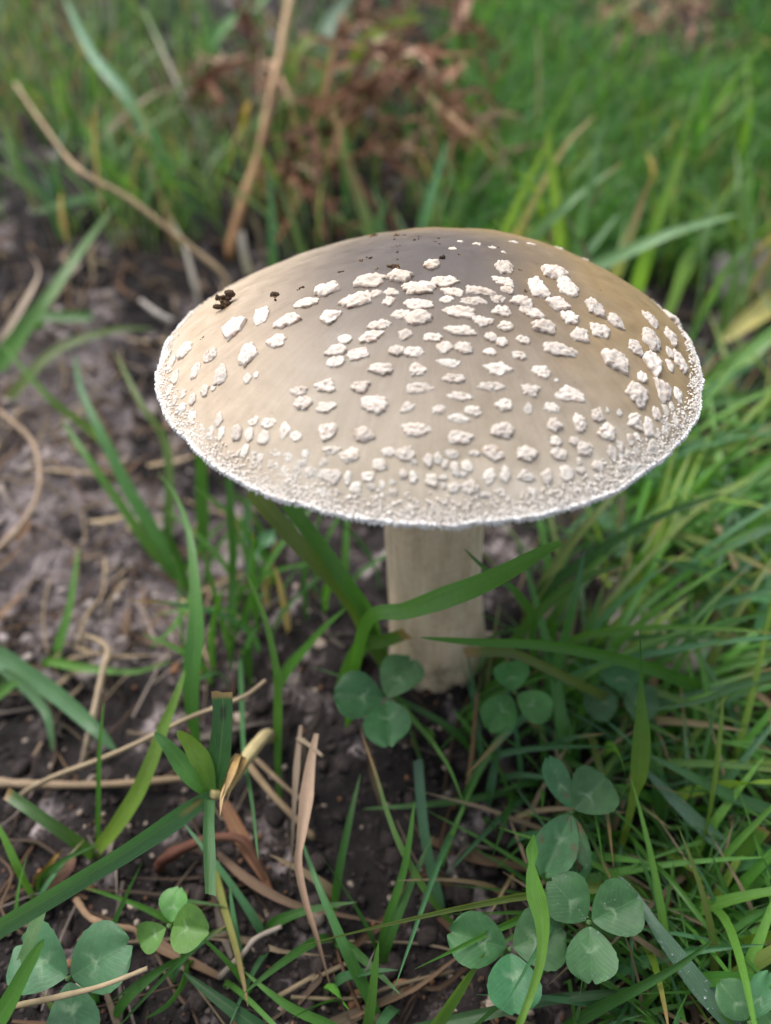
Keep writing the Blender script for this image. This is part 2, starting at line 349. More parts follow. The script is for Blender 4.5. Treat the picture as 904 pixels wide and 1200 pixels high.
WARTS=[[0.1913,0.513,2.56,1.37],[0.2323,0.351,2.19,1.12],[0.1494,0.775,1.83,1.3],[0.3803,0.602,2.29,1.17],[0.4664,0.597,1.94,0.95],[0.0758,0.346,1.61,1.35],[0.2611,0.204,1.45,1.03],[0.6817,0.686,1.85,1.06],[0.7515,0.555,1.44,0.77],[0.7553,3.843,0.98,1.28],[0.86,3.707,1.17,1.39],[0.7104,3.419,4.72,7.42],[0.6145,3.461,3.4,6.42],[0.5687,3.67,5.35,3.6],[0.6367,3.775,4.03,3.97],[0.7224,3.697,4.07,6.03],[0.8823,3.33,3.98,5.44],[0.8095,3.513,3.17,3.76],[0.8721,3.534,2.53,5.37],[0.8198,3.681,2.85,4.99],[0.7776,3.817,1.67,2.09],[0.9654,3.236,2.29,4.34],[0.94,3.341,2.22,5.27],[0.9343,3.456,2.07,6.19],[0.9851,3.293,1.58,3.54],[0.9987,3.183,1.4,3.77],[0.479,3.602,5.42,3.08],[0.399,3.581,4.83,4.39],[0.4739,3.901,3.83,2.94],[0.9654,2.869,2.25,3.07],[0.9663,3.498,1.63,3.5],[0.9598,3.576,1.47,3.06],[0.932,3.592,1.5,3.57],[0.9224,3.66,1.72,3.59],[0.8838,3.681,1.88,4.14],[0.9568,3.644,1.65,3.47],[0.9548,3.718,1.87,4.49],[0.9136,3.854,1.73,2.86],[0.9487,3.854,1.57,4.73],[0.9377,3.901,1.56,3.62],[0.9538,3.812,1.19,2.86],[0.911,3.958,2.12,3.56],[0.9018,4.011,1.71,3.22],[0.8936,4.074,2.45,2.7],[0.8676,3.995,2.3,1.65],[0.8539,4.058,2.84,2.21],[0.8539,4.136,2.06,3.63],[0.8585,4.184,2.42,2.34],[0.74,4.095,2.86,1.84],[0.7684,4.147,3.02,3.1],[0.6982,4.194,3.41,2.41],[0.7591,4.246,3.36,1.93],[0.8215,4.294,2.94,2.84],[0.8706,4.33,3.1,1.63],[0.895,4.246,1.32,1.61],[0.9136,4.194,1.48,1.97],[0.9031,4.32,1.74,1.37],[0.9149,4.147,1.86,1.38],[0.9411,4.032,1.71,2.16],[0.9389,4.1,1.42,1.86],[0.94,4.074,1.13,1.71],[0.9422,4.147,1.3,1.37],[0.9433,4.168,1.3,1.22],[0.9433,4.199,1.03,1.32],[0.9332,4.241,1.39,2.34],[0.9174,4.252,1.39,1.29],[0.9355,4.283,1.53,1.87],[0.932,4.299,1.16,1.69],[0.9308,4.33,1.74,1.61],[0.926,4.372,2.16,2.14],[0.9663,4.341,1.66,0.99],[0.2754,3.817,6.24,4.29],[0.206,4.126,4.56,3.92],[0.2497,4.492,6.51,3.38],[0.2119,4.849,5.33,3.21],[0.2924,5.22,5.68,2.43],[0.2583,5.969,3.83,4.74],[0.2924,5.629,4.57,2.55],[0.3286,5.519,2.46,2.25],[0.2726,4.922,3.84,2.39],[0.3064,4.822,2.4,1.94],[0.1006,4.671,2.95,2.8],[0.3776,3.948,6.1,3.62],[0.3203,4.063,2.44,2.08],[0.2952,4.199,2.84,2.28],[0.3396,4.246,2.49,2.46],[0.3286,4.545,5.26,2.67],[0.3286,5.084,4.61,2.11],[0.3479,5.335,2.91,2.27],[0.383,4.414,3.36,2.25],[0.3937,4.571,4.52,3.32],[0.3696,4.917,5.34,2.71],[0.4016,5.262,3.51,2.8],[0.4408,4.294,3.93,2.12],[0.42,5.053,3.34,2.23],[0.4613,5.199,2.94,2.15],[0.4511,4.875,4.65,2.06],[0.4989,4.273,4.47,2.37],[0.4689,4.492,2.51,2.29],[0.4714,4.676,3.08,1.9],[0.4915,5.058,2.13,2.32],[0.5161,5.105,2.39,2.24],[0.5112,4.749,2.48,2.61],[0.5161,4.864,2.98,2.78],[0.5451,5.006,2.37,1.83],[0.5283,4.131,2.42,2.01],[0.578,4.136,3.68,2.14],[0.6123,4.173,3.46,2.51],[0.5664,4.262,3.84,2.42],[0.5331,4.472,2.67,2.3],[0.5331,4.561,3.62,2.04],[0.6033,4.424,4.23,2.59],[0.5964,4.597,2.55,2.51],[0.5711,4.765,3.84,1.68],[0.6078,5.006,4.6,2.33],[0.6257,4.786,4.03,1.94],[0.6733,4.351,3.18,2.42],[0.6584,4.618,4.15,2.21],[0.6627,4.948,4.39,1.86],[0.7204,4.44,4.8,3.39],[0.6838,4.796,4.5,1.58],[0.7204,4.576,2.27,1.78],[0.7244,4.702,2.56,1.92],[0.7303,4.843,2.85,1.78],[0.7263,4.974,2.94,2.08],[0.7496,4.775,3.82,1.39],[0.8113,4.43,3.46,2.9],[0.7831,4.613,4.16,2.7],[0.8061,4.775,3.89,2.32],[0.7938,4.938,3.81,2.74],[0.8736,4.403,3.25,2.5],[0.8838,4.508,2.15,2.11],[0.8491,4.529,2.37,1.7],[0.8507,4.587,3.15,2.32],[0.8691,4.618,0.89,0.99],[0.8631,4.665,1.61,2.15],[0.8585,4.697,1.43,3.13],[0.8476,4.744,2.15,1.58],[0.8721,4.718,1.0,1.62],[0.8823,4.749,1.6,2.14],[0.8809,4.791,1.96,1.93],[0.8977,4.765,2.49,1.04],[0.8491,4.822,1.79,1.06],[0.8523,4.88,3.3,2.66],[0.9308,4.362,2.71,2.3],[0.926,4.414,1.51,2.56],[0.9411,4.445,1.79,1.57],[0.9161,4.477,1.97,1.74],[0.9366,4.492,1.6,1.39],[0.9284,4.524,0.89,1.98],[0.9212,4.555,1.24,1.21],[0.9455,4.561,1.35,1.24],[0.9018,4.587,1.49,1.76],[0.9058,4.618,1.24,2.69],[0.911,4.676,1.95,2.27],[0.9045,4.712,1.7,1.04],[0.9224,4.712,0.71,1.06],[0.9284,4.744,1.95,1.38],[0.9296,4.796,2.65,2.07],[0.9097,4.859,2.2,2.17],[0.9097,4.911,1.78,2.73],[0.9497,4.885,1.06,1.41],[0.9508,4.838,2.12,0.86],[0.4279,6.189,5.6,5.93],[0.4765,6.042,5.14,7.25],[0.391,5.812,4.2,5.77],[0.4016,5.508,4.38,3.07],[0.4815,5.744,5.31,3.57],[0.585,5.932,4.39,5.49],[0.4536,5.482,4.14,2.7],[0.5379,5.681,4.0,3.35],[0.5137,5.44,4.87,3.31],[0.6627,5.922,3.4,4.74],[0.6367,5.744,3.81,3.74],[0.6078,5.603,3.54,4.12],[0.5307,5.241,2.67,1.94],[0.6078,5.398,6.8,3.18],[0.5804,5.157,2.72,1.86],[0.652,5.21,3.45,2.64],[0.7303,5.629,5.38,5.25],[0.7515,5.817,3.34,4.06],[0.7885,5.969,4.7,7.05],[0.7885,6.168,3.92,5.23],[0.9538,0.152,5.03,6.02],[0.8706,6.137,3.38,8.09],[0.9802,0.037,2.61,12.53],[0.8646,5.99,2.21,5.2],[0.8231,5.817,3.8,7.87],[0.8198,5.676,2.26,3.09],[0.8721,5.901,2.07,5.15],[0.9058,5.985,3.17,7.26],[0.69,5.257,1.02,0.95],[0.6982,5.11,3.3,2.43],[0.7477,5.278,5.0,2.77],[0.7477,5.068,1.63,2.27],[0.7647,5.168,3.19,1.83],[0.8113,5.137,2.62,2.66],[0.8281,5.241,2.65,3.45],[0.8298,5.33,2.68,2.96],[0.8794,5.33,3.59,2.91],[0.8523,5.43,1.13,2.81],[0.8298,5.388,0.65,1.07],[0.8428,5.571,4.82,5.23],[0.8936,5.472,2.92,3.61],[0.888,5.718,3.97,5.45],[0.9248,5.775,2.26,6.87],[0.8523,5.116,2.47,1.75],[0.8838,5.11,2.77,2.18],[0.8661,5.184,1.9,1.5],[0.8936,5.21,3.07,2.6],[0.8661,4.995,3.45,2.74],[0.9187,4.974,2.72,1.52],[0.9308,5.042,1.76,2.38],[0.9355,5.11,2.31,2.7],[0.9389,5.163,1.61,1.37],[0.9187,5.168,0.99,1.05],[0.9422,5.226,1.8,1.96],[0.9644,5.21,1.17,1.26],[0.9548,4.979,1.93,1.2],[0.9284,5.304,1.92,2.98],[0.9272,5.346,1.47,2.1],[0.9508,5.362,1.2,1.55],[0.9455,5.335,1.29,1.49],[0.9588,5.398,1.67,2.58],[0.926,5.404,1.67,2.17],[0.9284,5.44,1.4,1.76],[0.9284,5.503,2.37,3.14],[0.9161,5.524,1.71,2.31],[0.9161,5.587,2.03,4.41],[0.926,5.644,1.71,3.07],[0.9308,5.692,1.38,3.03],[0.9626,5.655,1.76,3.59],[0.9497,5.603,1.65,2.26],[0.9607,5.576,1.73,2.51],[0.968,5.477,1.98,2.75],[0.9548,5.529,1.14,2.53],[0.9764,5.524,1.14,2.08],[0.9663,5.304,1.83,1.47],[0.9817,5.362,1.57,1.62],[0.9654,5.335,0.83,1.47]]
DIRT=[[0.74,3.1,4.52,4.89],[0.8181,3.335,1.26,1.26],[0.5451,3.288,2.51,2.86],[0.4689,3.351,1.42,2.48],[0.9508,2.796,2.08,1.25],[0.9795,2.922,1.02,1.02],[0.1704,3.838,3.81,2.08],[0.1704,1.848,2.43,1.12],[0.3314,1.943,1.76,1.56],[0.4765,2.037,2.64,1.83],[0.2468,3.121,1.26,1.26],[0.2148,3.618,1.22,1.04],[0.0602,5.315,1.93,1.76],[0.1037,6.006,2.12,1.06],[0.6033,6.21,0.9,1.08],[0.8298,0.408,1.02,1.42],[0.3723,5.671,1.02,1.02],[0.8585,4.136,0.92,0.77],[0.8331,4.126,1.08,0.77]]

# ------------------------------------------------------------------ ground
def axis(lo, hi, step, far, grow=1.22):
    a = list(np.arange(lo, hi, step)); s = step; x = a[0]
    left = []
    while x > -far: s *= grow; x -= s; left.append(x)
    s = step; x = a[-1]; right = []
    while x < far: s *= grow; x += s; right.append(x)
    return np.array(left[::-1]+a+right)
gx = axis(-.24, .26, .0017, 30.); gy = axis(-.15, .46, .0017, 30.)
X, Y = np.meshgrid(gx, gy); P3 = np.stack([X.ravel(), Y.ravel(), np.zeros(X.size)], 1)
def rough(P3):
    e = fbm(P3*80, 3, 3)*.0052+np.abs(fbm(P3*190, 3, 9))*.0042+fbm(P3*600, 2, 5)*.0011
    return e-.0018
Z = gm(X, Y).ravel()+rough(P3)
P3[:, 2] = Z; idx = np.arange(X.size).reshape(X.shape)
mb = MB(); mb.add(P3, np.stack([idx[:-1, :-1], idx[:-1, 1:], idx[1:, 1:], idx[1:, :-1]], -1).reshape(-1, 4))
ground = mb.build('ground', M['soil']); tag(ground, kind='structure')
def gz(x, y): return gmf(x, y)+float(rough(np.array([[x, y, 0.]]))[0])

# loose crumbs of soil, sand and gravel: nobody could count them
def scatter_px(n, ylo=200, yhi=1260, xlo=-60, xhi=960):
    out = []
    while len(out) < n:
        p = pt(RNG.uniform(xlo, xhi), RNG.uniform(ylo, yhi), 0); out.append((p.x, p.y))
    return out
def in_sand(x, y): return max(1-math.hypot((x-c[0])/c[2], (y-c[1])/c[3]) for c in SAND)
V0, F0 = ico(1); V2, F2 = ico(2)
mb = MB()
xy = np.array(scatter_px(9500)+[(math.cos(t)*r_-.001, math.sin(t)*r_) for t, r_ in zip(RNG.uniform(0, 6.28, 260), RNG.uniform(.0138, .020, 260))])
zz = gm(xy[:, 0], xy[:, 1])+rough(np.column_stack([xy, np.zeros(len(xy))]))
for i, (x, y) in enumerate(xy):
    big = i < 700
    r = RNG.uniform(.0012, .0034) if big else RNG.uniform(.0003, .0012)
    Vv, Ff = (V2, F2) if big else (V0, F0)
    d = Vv*(1+.35*vnoise(Vv*1.6+i*7.1, 2)[:, None])*np.array([1, RNG.uniform(.6, 1), RNG.uniform(.45, .8)])*r
    a = RNG.uniform(0, 6.28); c, s = math.cos(a), math.sin(a); d = d@np.array([[c, -s, 0], [s, c, 0], [0, 0, 1]])
    k = in_sand(x, y)+RNG.uniform(-.4, .3)
    col = np.array((.26, .22, .205)) if k > .15 else np.array((.030, .023, .021)); u = RNG.uniform()
    if u < .045: col = np.array((.15, .075, .04))
    elif u < .13: col = np.array((.25, .20, .16))
    mb.add(d+np.array([x, y, zz[i]+r*.15]), Ff, None, col*RNG.uniform(.6, 1.35))
tag(mb.build('soil_crumbs', M['crumb'], smooth=True), 'loose dark and sandy soil crumbs strewn over the ground', 'soil', kind='stuff')

# ------------------------------------------------------------------ the mushroom
CC = Vector((0.0099, 0.1643, -0.0904))+CAM; R0 = .06
TX, TY = -.0042, -.0087
def cap_local(r, a):
    r = np.asarray(r, float); a = np.asarray(a, float)
    z = .0234*np.maximum(0, 1-np.minimum(r, 1)**1.7762)**(1/1.2808)*(1-.19*r*np.maximum(0, np.cos(a-2.4))**2)
    k = 1-.0003*np.cos(2*a)+.001*np.sin(2*a)-.0012*np.cos(3*a)+.0031*np.sin(3*a)
    wa = lambda c_: (a-c_+np.pi) % (2*np.pi)-np.pi
    k = k*(1-.015*r*np.exp(-(wa(-.55)/.5)**2)+.010*r*np.exp(-(wa(3.1)/.35)**2))
    k = k*(1+(.003*np.sin(5*a+.7)*np.sin(3*a)+.003*np.sin(11*a+1))*np.clip((r-.8)*5, 0, 1)+(.003*np.sin(23*a)+.003*np.sin(41*a+2)*np.sin(7*a))*np.clip((r-.85)*6, 0, 1))
    return np.stack([R0*r*k*np.cos(a), R0*r*k*np.sin(a), z], -1)
RX = np.array([[1, 0, 0], [0, math.cos(TX), -math.sin(TX)], [0, math.sin(TX), math.cos(TX)]])
RY = np.array([[math.cos(TY), 0, math.sin(TY)], [0, 1, 0], [-math.sin(TY), 0, math.cos(TY)]])
CT = RX.T@RY.T
def cap_world(r, a): return cap_local(r, a)@CT+np.array(CC)
def cap_frame(r, a, e=2e-3):
    P = cap_world(r, a); r1, r0 = min(r+e, 1), max(r-e, .001)
    n = nrm(np.cross(cap_world(r1, a)-cap_world(r0, a), cap_world(r, a+.01)-cap_world(r, a-.01)))
    if n[2] < 0: n = -n
    return P, n
mush = thing('mushroom', (0, 0, 0), 'large grey brown mushroom with white warts on its broad cap', 'mushroom')
# cap: skin, rolled rim, underside
na = 288; A = np.linspace(0, 2*np.pi, na, endpoint=False)
rs = 1-(1-np.linspace(0.004, 1, 130))**1.7
rings = [cap_local(np.full(na, r), A) for r in rs]
rimz = [(.999, -.0004), (.992, -.0008), (.98, -.0010), (.955, -.0008), (.92, -.0004), (.8, .0006), (.6, .0022), (.4, .0032), (.2, .0035)]
for q, z in rimz:
    k = cap_local(np.full(na, 1.), A)*q; k[:, 2] = z; rings.append(k)
V = np.concatenate(rings)@CT+np.array(CC)
V = V+fbm(V*110, 3, 4)[:, None]*np.array([0, 0, .0004])
nr = len(rings); idx = np.arange(nr*na).reshape(nr, na); j = np.roll(idx, -1, 1)
Fq = np.stack([idx[:-1], idx[1:], j[1:], j[:-1]], -1).reshape(-1, 4)
V = np.vstack([V, cap_world(0, 0.)]); apex = nr*na
mb = MB(); mb.add(V-np.array(CC), Fq); mb.f.append(np.stack([np.full(na, apex), idx[0], j[0]], -1))
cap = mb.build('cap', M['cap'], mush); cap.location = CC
# gills under the cap
mb = MB()
for i in range(120):
    a = i/120*2*np.pi; rin = .25 if i % 2 == 0 else .5
    q = np.linspace(rin, .965, 10); z0 = np.interp(q, [.2, .4, .6, .8, .92, .955, .98], [.0035, .0032, .0022, .0006, -.001, -.002, -.0022])+.0004
    dp = .0055*np.sin(np.clip((q-rin)/(.97-rin), 0, 1)*np.pi)**.6
    top = np.stack([R0*q*math.cos(a), R0*q*math.sin(a), z0], -1); bot = top.copy(); bot[:, 2] -= dp
    t = np.array([-math.sin(a), math.cos(a), 0])*.00022
    V = np.concatenate([top-t, bot, top+t])@CT+np.array(CC); n = len(q); ii = np.arange(n-1)
    mb.add(V, np.concatenate([np.stack([ii, ii+1, n+ii+1, n+ii], -1), np.stack([n+ii, n+ii+1, 2*n+ii+1, 2*n+ii], -1)]), None, (.62, .56, .46))
tag(mb.build('gills', M['gill'], mush), kind='stuff')
# stem
zs_ = np.linspace(-.012, .1245, 70); ns = 72; a = np.linspace(0, 2*np.pi, ns, endpoint=False)
rows = []
for z in zs_:
    rad = np.interp(z, [-.012, .0, .012, .05, .09, .1245], [.0162, .0160, .0152, .0131, .0136, .0158])
    cxx = -.0070*max(z, 0)/.122-.0004; lump = .00025*np.sin(5*a+z*90)+.0002*np.sin(9*a-z*140)
    rows.append(np.stack([cxx+(rad+lump)*np.cos(a), (rad+lump)*np.sin(a), np.full(ns, z)], -1))
V = np.concatenate(rows); V += nrm(V*np.array([1, 1, 0]))*(fbm(V*np.array([300, 300, 120]), 3, 8)*.00028)[:, None]
idx = np.arange(len(V)).reshape(len(zs_), ns); j = np.roll(idx, -1, 1)
mb = MB(); mb.add(V, np.stack([idx[:-1], j[:-1], j[1:], idx[1:]], -1).reshape(-1, 4)); mb.build('stem', M['stem'], mush)

# warts: (radius fraction, azimuth, width mm, depth mm); each one a piece of the veil on the cap
def cauliflower(Vv, k, seed, amp=.22):
    g = np.random.default_rng(seed); C = nrm(g.normal(size=(k, 3))); dd = np.sqrt(np.maximum(0, 2-2*Vv@C.T)).min(1)
    rad = 2.1/math.sqrt(k); return 1-amp+amp*1.5*np.sqrt(np.maximum(0, 1-(dd/rad)**2))
for i, (r, az, wm, hm) in enumerate(WARTS):
    P, n = cap_frame(r, az)
    ex = np.array([1., 0, 0]); ex = nrm(ex-n*ex.dot(n)); ey = np.cross(n, ex)
    wm = wm*1.02; hm = min(hm, wm*1.6)*(1.0+.25*max(0, .6-r))
    Vv, Ff = ico(4) if wm > 2.6 else ico(3)
    size = math.sqrt(wm*hm); k = int(np.clip((size/.5)**2*2.6, 14, 160))
    g = np.random.default_rng(100+i)
    th = np.arctan2(Vv[:, 1], Vv[:, 0]); ph1, ph2, ph3 = g.uniform(0, 6.28, 3)
    kf = int(g.integers(4, 7)); fa = (np.arange(kf)+g.uniform(-.33, .33, kf))*2*np.pi/kf+ph1; fo_ = g.uniform(.74, 1.0, kf)
    foot = np.min(fo_[None, :]/np.maximum(.25, np.cos(th[:, None]-fa[None, :])), 1); foot = np.minimum(foot, 1.25)*1.08
    foot = foot+.10*vnoise(np.column_stack([np.cos(th)*4, np.sin(th)*4, np.full(len(th), i*3.7)]), 3)+.05*np.sin(9*th+ph2)
    box = (np.abs(Vv[:, 0])**3.2+np.abs(Vv[:, 1])**3.2+1e-6)**(-1/3.2)*np.sqrt(Vv[:, 0]**2+Vv[:, 1]**2)
    rimf = np.clip((r-.72)/.28, 0, 1); T = (.22-.05*rimf)*min(wm, hm)*g.uniform(.8, 1.2)
    x = Vv[:, 0]*foot*wm/2; y = Vv[:, 1]*foot*hm/2
    zc = np.where(Vv[:, 2] > 0, np.abs(Vv[:, 2])**.5*T*(1+.4*vnoise(Vv*2.0+i*5, 11)), Vv[:, 2]*T*.35)
    Q0 = np.column_stack([x, y, zc]); gr = g.uniform(.30, .42); K = int(np.clip(wm*hm/(gr*gr)*1.1, 10, 150))
    ctr = Q0[g.choice(len(Q0), K, replace=False)]; dd = np.sqrt(((Q0[:, None, :]-ctr[None])**2).sum(-1).min(1))
    lump = np.sqrt(np.maximum(0, 1-(dd/gr)**2)); dirv = nrm(np.column_stack([Vv[:, 0]/wm, Vv[:, 1]/hm, np.maximum(Vv[:, 2], -.2)/(2*T)]))
    fine = vnoise(Q0*5.5+i*3, 5)*.05+vnoise(Q0*2.2+i, 6)*.09
    Q0 = Q0+dirv*((lump-.55)*.26*min(1, wm/2.5)+fine*1.25)[:, None]; x, y, zc = Q0.T; bp = .75+.3*lump
    rot = g.uniform(-.16, .16); cr, sr = math.cos(rot), math.sin(rot); x, y = x*cr-y*sr, x*sr+y*cr
    W = (ex*x[:, None]+ey*y[:, None]+n*zc[:, None])/1000
    # follow the curve of the cap: drop with the square of the distance
    W = W-n*((x/1000)**2+(y/1000)**2)[:, None]*(5.+22*max(0, r-.8))
    tone = np.array((.62, .55, .485))*g.uniform(.78, 1.12); tone = tone*(1-.12*max(0, .55-r)/.55*np.array([.6, 1, 1.5]))
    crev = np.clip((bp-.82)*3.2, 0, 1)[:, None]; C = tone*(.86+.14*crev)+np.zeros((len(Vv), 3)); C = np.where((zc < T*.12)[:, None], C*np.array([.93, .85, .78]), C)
    st = np.clip(vnoise(Q0*1.5+i*11, 17)*2.2-1.0+g.uniform(-.5, .25), 0, .7)[:, None]; C = C*(1-st)+np.array((.30, .21, .145))*st
    mb = MB(); mb.add(W, Ff, None, C); o = mb.build('wart', M['wart'], mush); o.location = P-n*.00005

# granular white crust of the rim
mb = MB(); Vg, Fg = ico(1)
def cap_frames(r, a, e=2e-3):
    P = cap_world(r, a); n = nrm(np.cross(cap_world(np.minimum(r+e, 1), a)-cap_world(np.maximum(r-e, .001), a), cap_world(r, a+.01)-cap_world(r, a-.01)))
    return P, np.where(n[:, 2:] < 0, -n, n)
tab_r = 1-(np.linspace(0, 1, 400))**2*.30
tp = cap_local(tab_r, np.full(400, 0.)); ln = np.concatenate([[0], np.cumsum(np.linalg.norm(np.diff(tp, axis=0), axis=1))])*1000
cnt = 19000; az = RNG.uniform(0, 2*np.pi, cnt); wob = .5*np.sin(7*az+1)+.5*np.sin(17*az)+.4*np.sin(41*az)
s = np.where(RNG.uniform(size=cnt) < .25, np.abs(RNG.normal(size=cnt))*1.2, RNG.uniform(0, 1, cnt)**1.6*(5.6+wob))
# granules gather in little heaps: thin them where a noise runs low, more so farther from the edge
cl = vnoise(np.column_stack([np.cos(az)*70, np.sin(az)*70, s*1.1]), 31)*.6+RNG.uniform(-.4, .4, cnt); keep = cl > -.8+s*.21+.75*np.clip(np.sin(az)-.15, 0, 1); az, s = az[keep], s[keep]; cnt = len(s)
r = np.interp(s, ln, tab_r); P, n = cap_frames(np.minimum(r, .9995), az)
rad = RNG.uniform(.00010, .00019, cnt)*(1+.5*np.clip(s/5, 0, 1)); rad = np.where(RNG.uniform(size=cnt) < .02, rad*1.7, rad)
d = Vg[None]*(1+.18*RNG.uniform(-1, 1, (cnt, len(Vg), 1)))*rad[:, None, None]
V = d+(P+n*(rad*.35)[:, None])[:, None, :]
fo = (Fg[None]+(np.arange(cnt)*len(Vg))[:, None, None]).reshape(-1, 3)
C = np.array((.78, .72, .65))*RNG.uniform(.85, 1.12, (cnt, 1))*(1+.3*np.exp(-s/.8))[:, None]; C = np.repeat(C, len(Vg), 0)
mb.add(V.reshape(-1, 3), fo, None, C)
cnt = 5200; az = RNG.uniform(0, 2*np.pi, cnt); P = cap_world(np.ones(cnt), az); o_ = np.column_stack([np.cos(az), np.sin(az), np.zeros(cnt)])
rad = RNG.uniform(.00010, .00020, cnt); dn = RNG.uniform(-.0004, .0009, cnt)     # ragged teeth hanging on the edge itself
ax = nrm(o_*.7+np.column_stack([np.zeros(cnt), np.zeros(cnt), -RNG.uniform(.3, 1.2, cnt)])+RNG.normal(size=(cnt, 3))*.3)
d = Vg[None]*(1+.25*RNG.uniform(-1, 1, (cnt, len(Vg), 1)))*rad[:, None, None]
d = d+ax[:, None, :]*((d*ax[:, None, :]).sum(-1)*RNG.uniform(.5, 2.6, cnt)[:, None])[..., None]
V = d+(P+np.column_stack([np.zeros(cnt), np.zeros(cnt), -dn])+o_*(.0001-dn*.25)[:, None])[:, None, :]
fo = (Fg[None]+(np.arange(cnt)*len(Vg))[:, None, None]).reshape(-1, 3)
mb.add(V.reshape(-1, 3), fo, None, np.repeat(np.array((.93, .91, .89))*RNG.uniform(.92, 1.04, (cnt, 1)), len(Vg), 0))
tag(mb.build('rim_crust', M['crust'], mush), kind='stuff')

# crumbs of dirt lying on the cap
DIRT += [(float(r_), float(a_), float(q_), float(q_*.7)) for r_, a_, q_ in zip(RNG.uniform(.04, .34, 22), RNG.uniform(-.3, 3.5, 22), RNG.uniform(.5, 1.5, 22))]
for i, (r, az, wm, hm) in enumerate(DIRT):
    P, n = cap_frame(r, az); mb = MB(); g = np.random.default_rng(900+i); s = min(wm, hm*1.2)/1000*(1.25 if i == 0 else 1)
    for q in range(16 if s > .002 else 5):
        rad = s*g.uniform(.10, .24); d = V2*(1+.4*vnoise(V2*1.8+i*3+q, 1)[:, None])*rad*np.array([g.uniform(.4, 1.3), g.uniform(.4, 1), g.uniform(.4, 1.2)])
        off = np.array([g.normal()*wm*.00022, g.normal()*wm*.0002, 0]); off -= n*off.dot(n); up = abs(g.normal())*s*.22 if s > .003 else 0
        col = np.array((.05, .03, .018)) if g.uniform() < .65 else np.array((.20, .115, .05))
        mb.add(d+off+n*(rad*.3+up), F2, None, col*g.uniform(.6, 1.5))
    o = mb.build('dirt_crumb', M['crumb']); o.location = P
    lab = {0: 'ragged brown dirt clump standing above a white wart on the cap', 6: 'black dirt clump on warts near the top of the cap', 2: 'brown smear of dirt on the pale side of the cap'}
    tag(o, lab.get(i, 'tiny dark dirt speck stuck to the mushroom cap'), 'dirt', None if i in lab else 'dirt specks on the cap')

# ------------------------------------------------------------------ grass, blade by blade
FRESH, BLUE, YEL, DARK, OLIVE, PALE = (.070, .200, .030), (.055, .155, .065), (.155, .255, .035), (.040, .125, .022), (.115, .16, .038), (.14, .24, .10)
TAN, GREYTAN, BROWN, REDB, PINKB = (.40, .29, .17), (.34, .28, .22), (.20, .12, .07), (.24, .075, .045), (.38, .25, .18)
TOCAM = np.array((0, -.72, .70))
def path(s): return [pt(*map(float, q.split(','))) for q in s.split(';')]
def rooted(P):                                # run the foot of a path down into the soil
    b = P[0]; h = b.z-gmf(b.x, b.y)
    if h > .0015:
        d = (P[0]-P[1]); d.z = 0; d = d.normalized()*min(.008, h*.35) if d.length > 1e-6 else Vector((0, 0, 0))
        g = Vector((b.x+d.x, b.y+d.y, 0)); g.z = gmf(g.x, g.y)-.004
        return [g, (g*.45+b*.55)+Vector((d.x, d.y, 0))*.15]+P if h > .012 else [g]+P
    d = (P[0]-P[1]).normalized(); return [P[0]-d*.003-Vector((0, 0, .004))]+P
def blade_mb(s, wpx, c0, c1=None, root=True, hint=None, **k):
    P = path(s); dm = sum(depth(p) for p in P)/len(P); L0 = sum((P[i+1]-P[i]).length for i in range(len(P)-1))
    Q = rooted(P) if root else P
    S = catmull(Q, 7); width = wpx*dm/FPX*1.05
    h = TOCAM+RNG.normal(size=3)*.22 if hint is None else np.array(hint)
    mb = MB(); kw = dict(twist=RNG.uniform(-.5, .5), fold=RNG.uniform(.12, .4)); kw.update(k)
    ribbon(mb, S, width, h, c0=np.array(c0)*RNG.uniform(.88, 1.12), c1=c1, **kw)
    return mb, Q[0]
def blade(label, s, wpx, c0, c1=None, group=None, cat='grass blade', name='grass_shoot', m='grass', **k):
    mb, b = blade_mb(s, wpx, c0, c1, **k)
    L0 = np.array(b); mb.v = [v-L0 for v in mb.v]
    o = mb.build(name, M[m]); o.location = b
    return tag(o, label, cat, group)

# around the stem
blade('broad glossy green blade slanting across the front of the stem', '432,726,50;475,716,57;520,701,64;565,684,69;605,664,72;638,645,74;664,634,76', 25, (.10, .28, .035), (.125, .31, .04), base=.25, twist=.1, fold=.15, brown=.03, peak=.5, hint=(.1, -.55, .83))
blade('wide yellowish blade leaning left beneath the cap beside the stem', '437,752,22;417,712,36;387,675,48;356,644,58;322,606,68;296,575,74', 21, (.10, .18, .03), OLIVE, fold=.15, tip='cut')
blade('wide green blade rising under the cap next to the yellowish one', '440,756,20;430,722,32;408,688,45;386,655,54;358,618,62;335,588,70', 20, FRESH, fold=.2, tip='cut')
blade('short cut blade stub with brown end left of the stem', '425,756,22;450,750,26;478,741,30', 19, FRESH, (.07, .15, .03), tip='cut', brown=.12, base=.9)
blade('long flat dark blade whose tip reaches the stem foot', '850,820,14;831,812,20;782,790,32;721,771,40;640,756,46;560,752,49;493,747,51', 19, DARK, FRESH, twist=.2, base=.5)
blade('narrow olive blade running below the long flat one', '745,832,12;705,814,22;669,797,30;608,768,38;575,764,40;545,765,42', 12, OLIVE, tip='cut', brown=.1)
blade('thin curled blade arching in front of the stem edge', '623,752,30;623,722,42;604,693,52;580,676,56;562,661,60;544,643,63', 10, DARK, FRESH)
blade('stiff upright blade pointing at the cap right of the stem', '622,862,2;647,798,18;661,749,30;671,712,40;680,672,48;685,645,52', 13, FRESH, BLUE, base=.35)
blade('green blade bending up toward the leaning wide blades', '328,802,4;341,780,12;356,763,20;380,736,30;408,711,38', 14, FRESH)
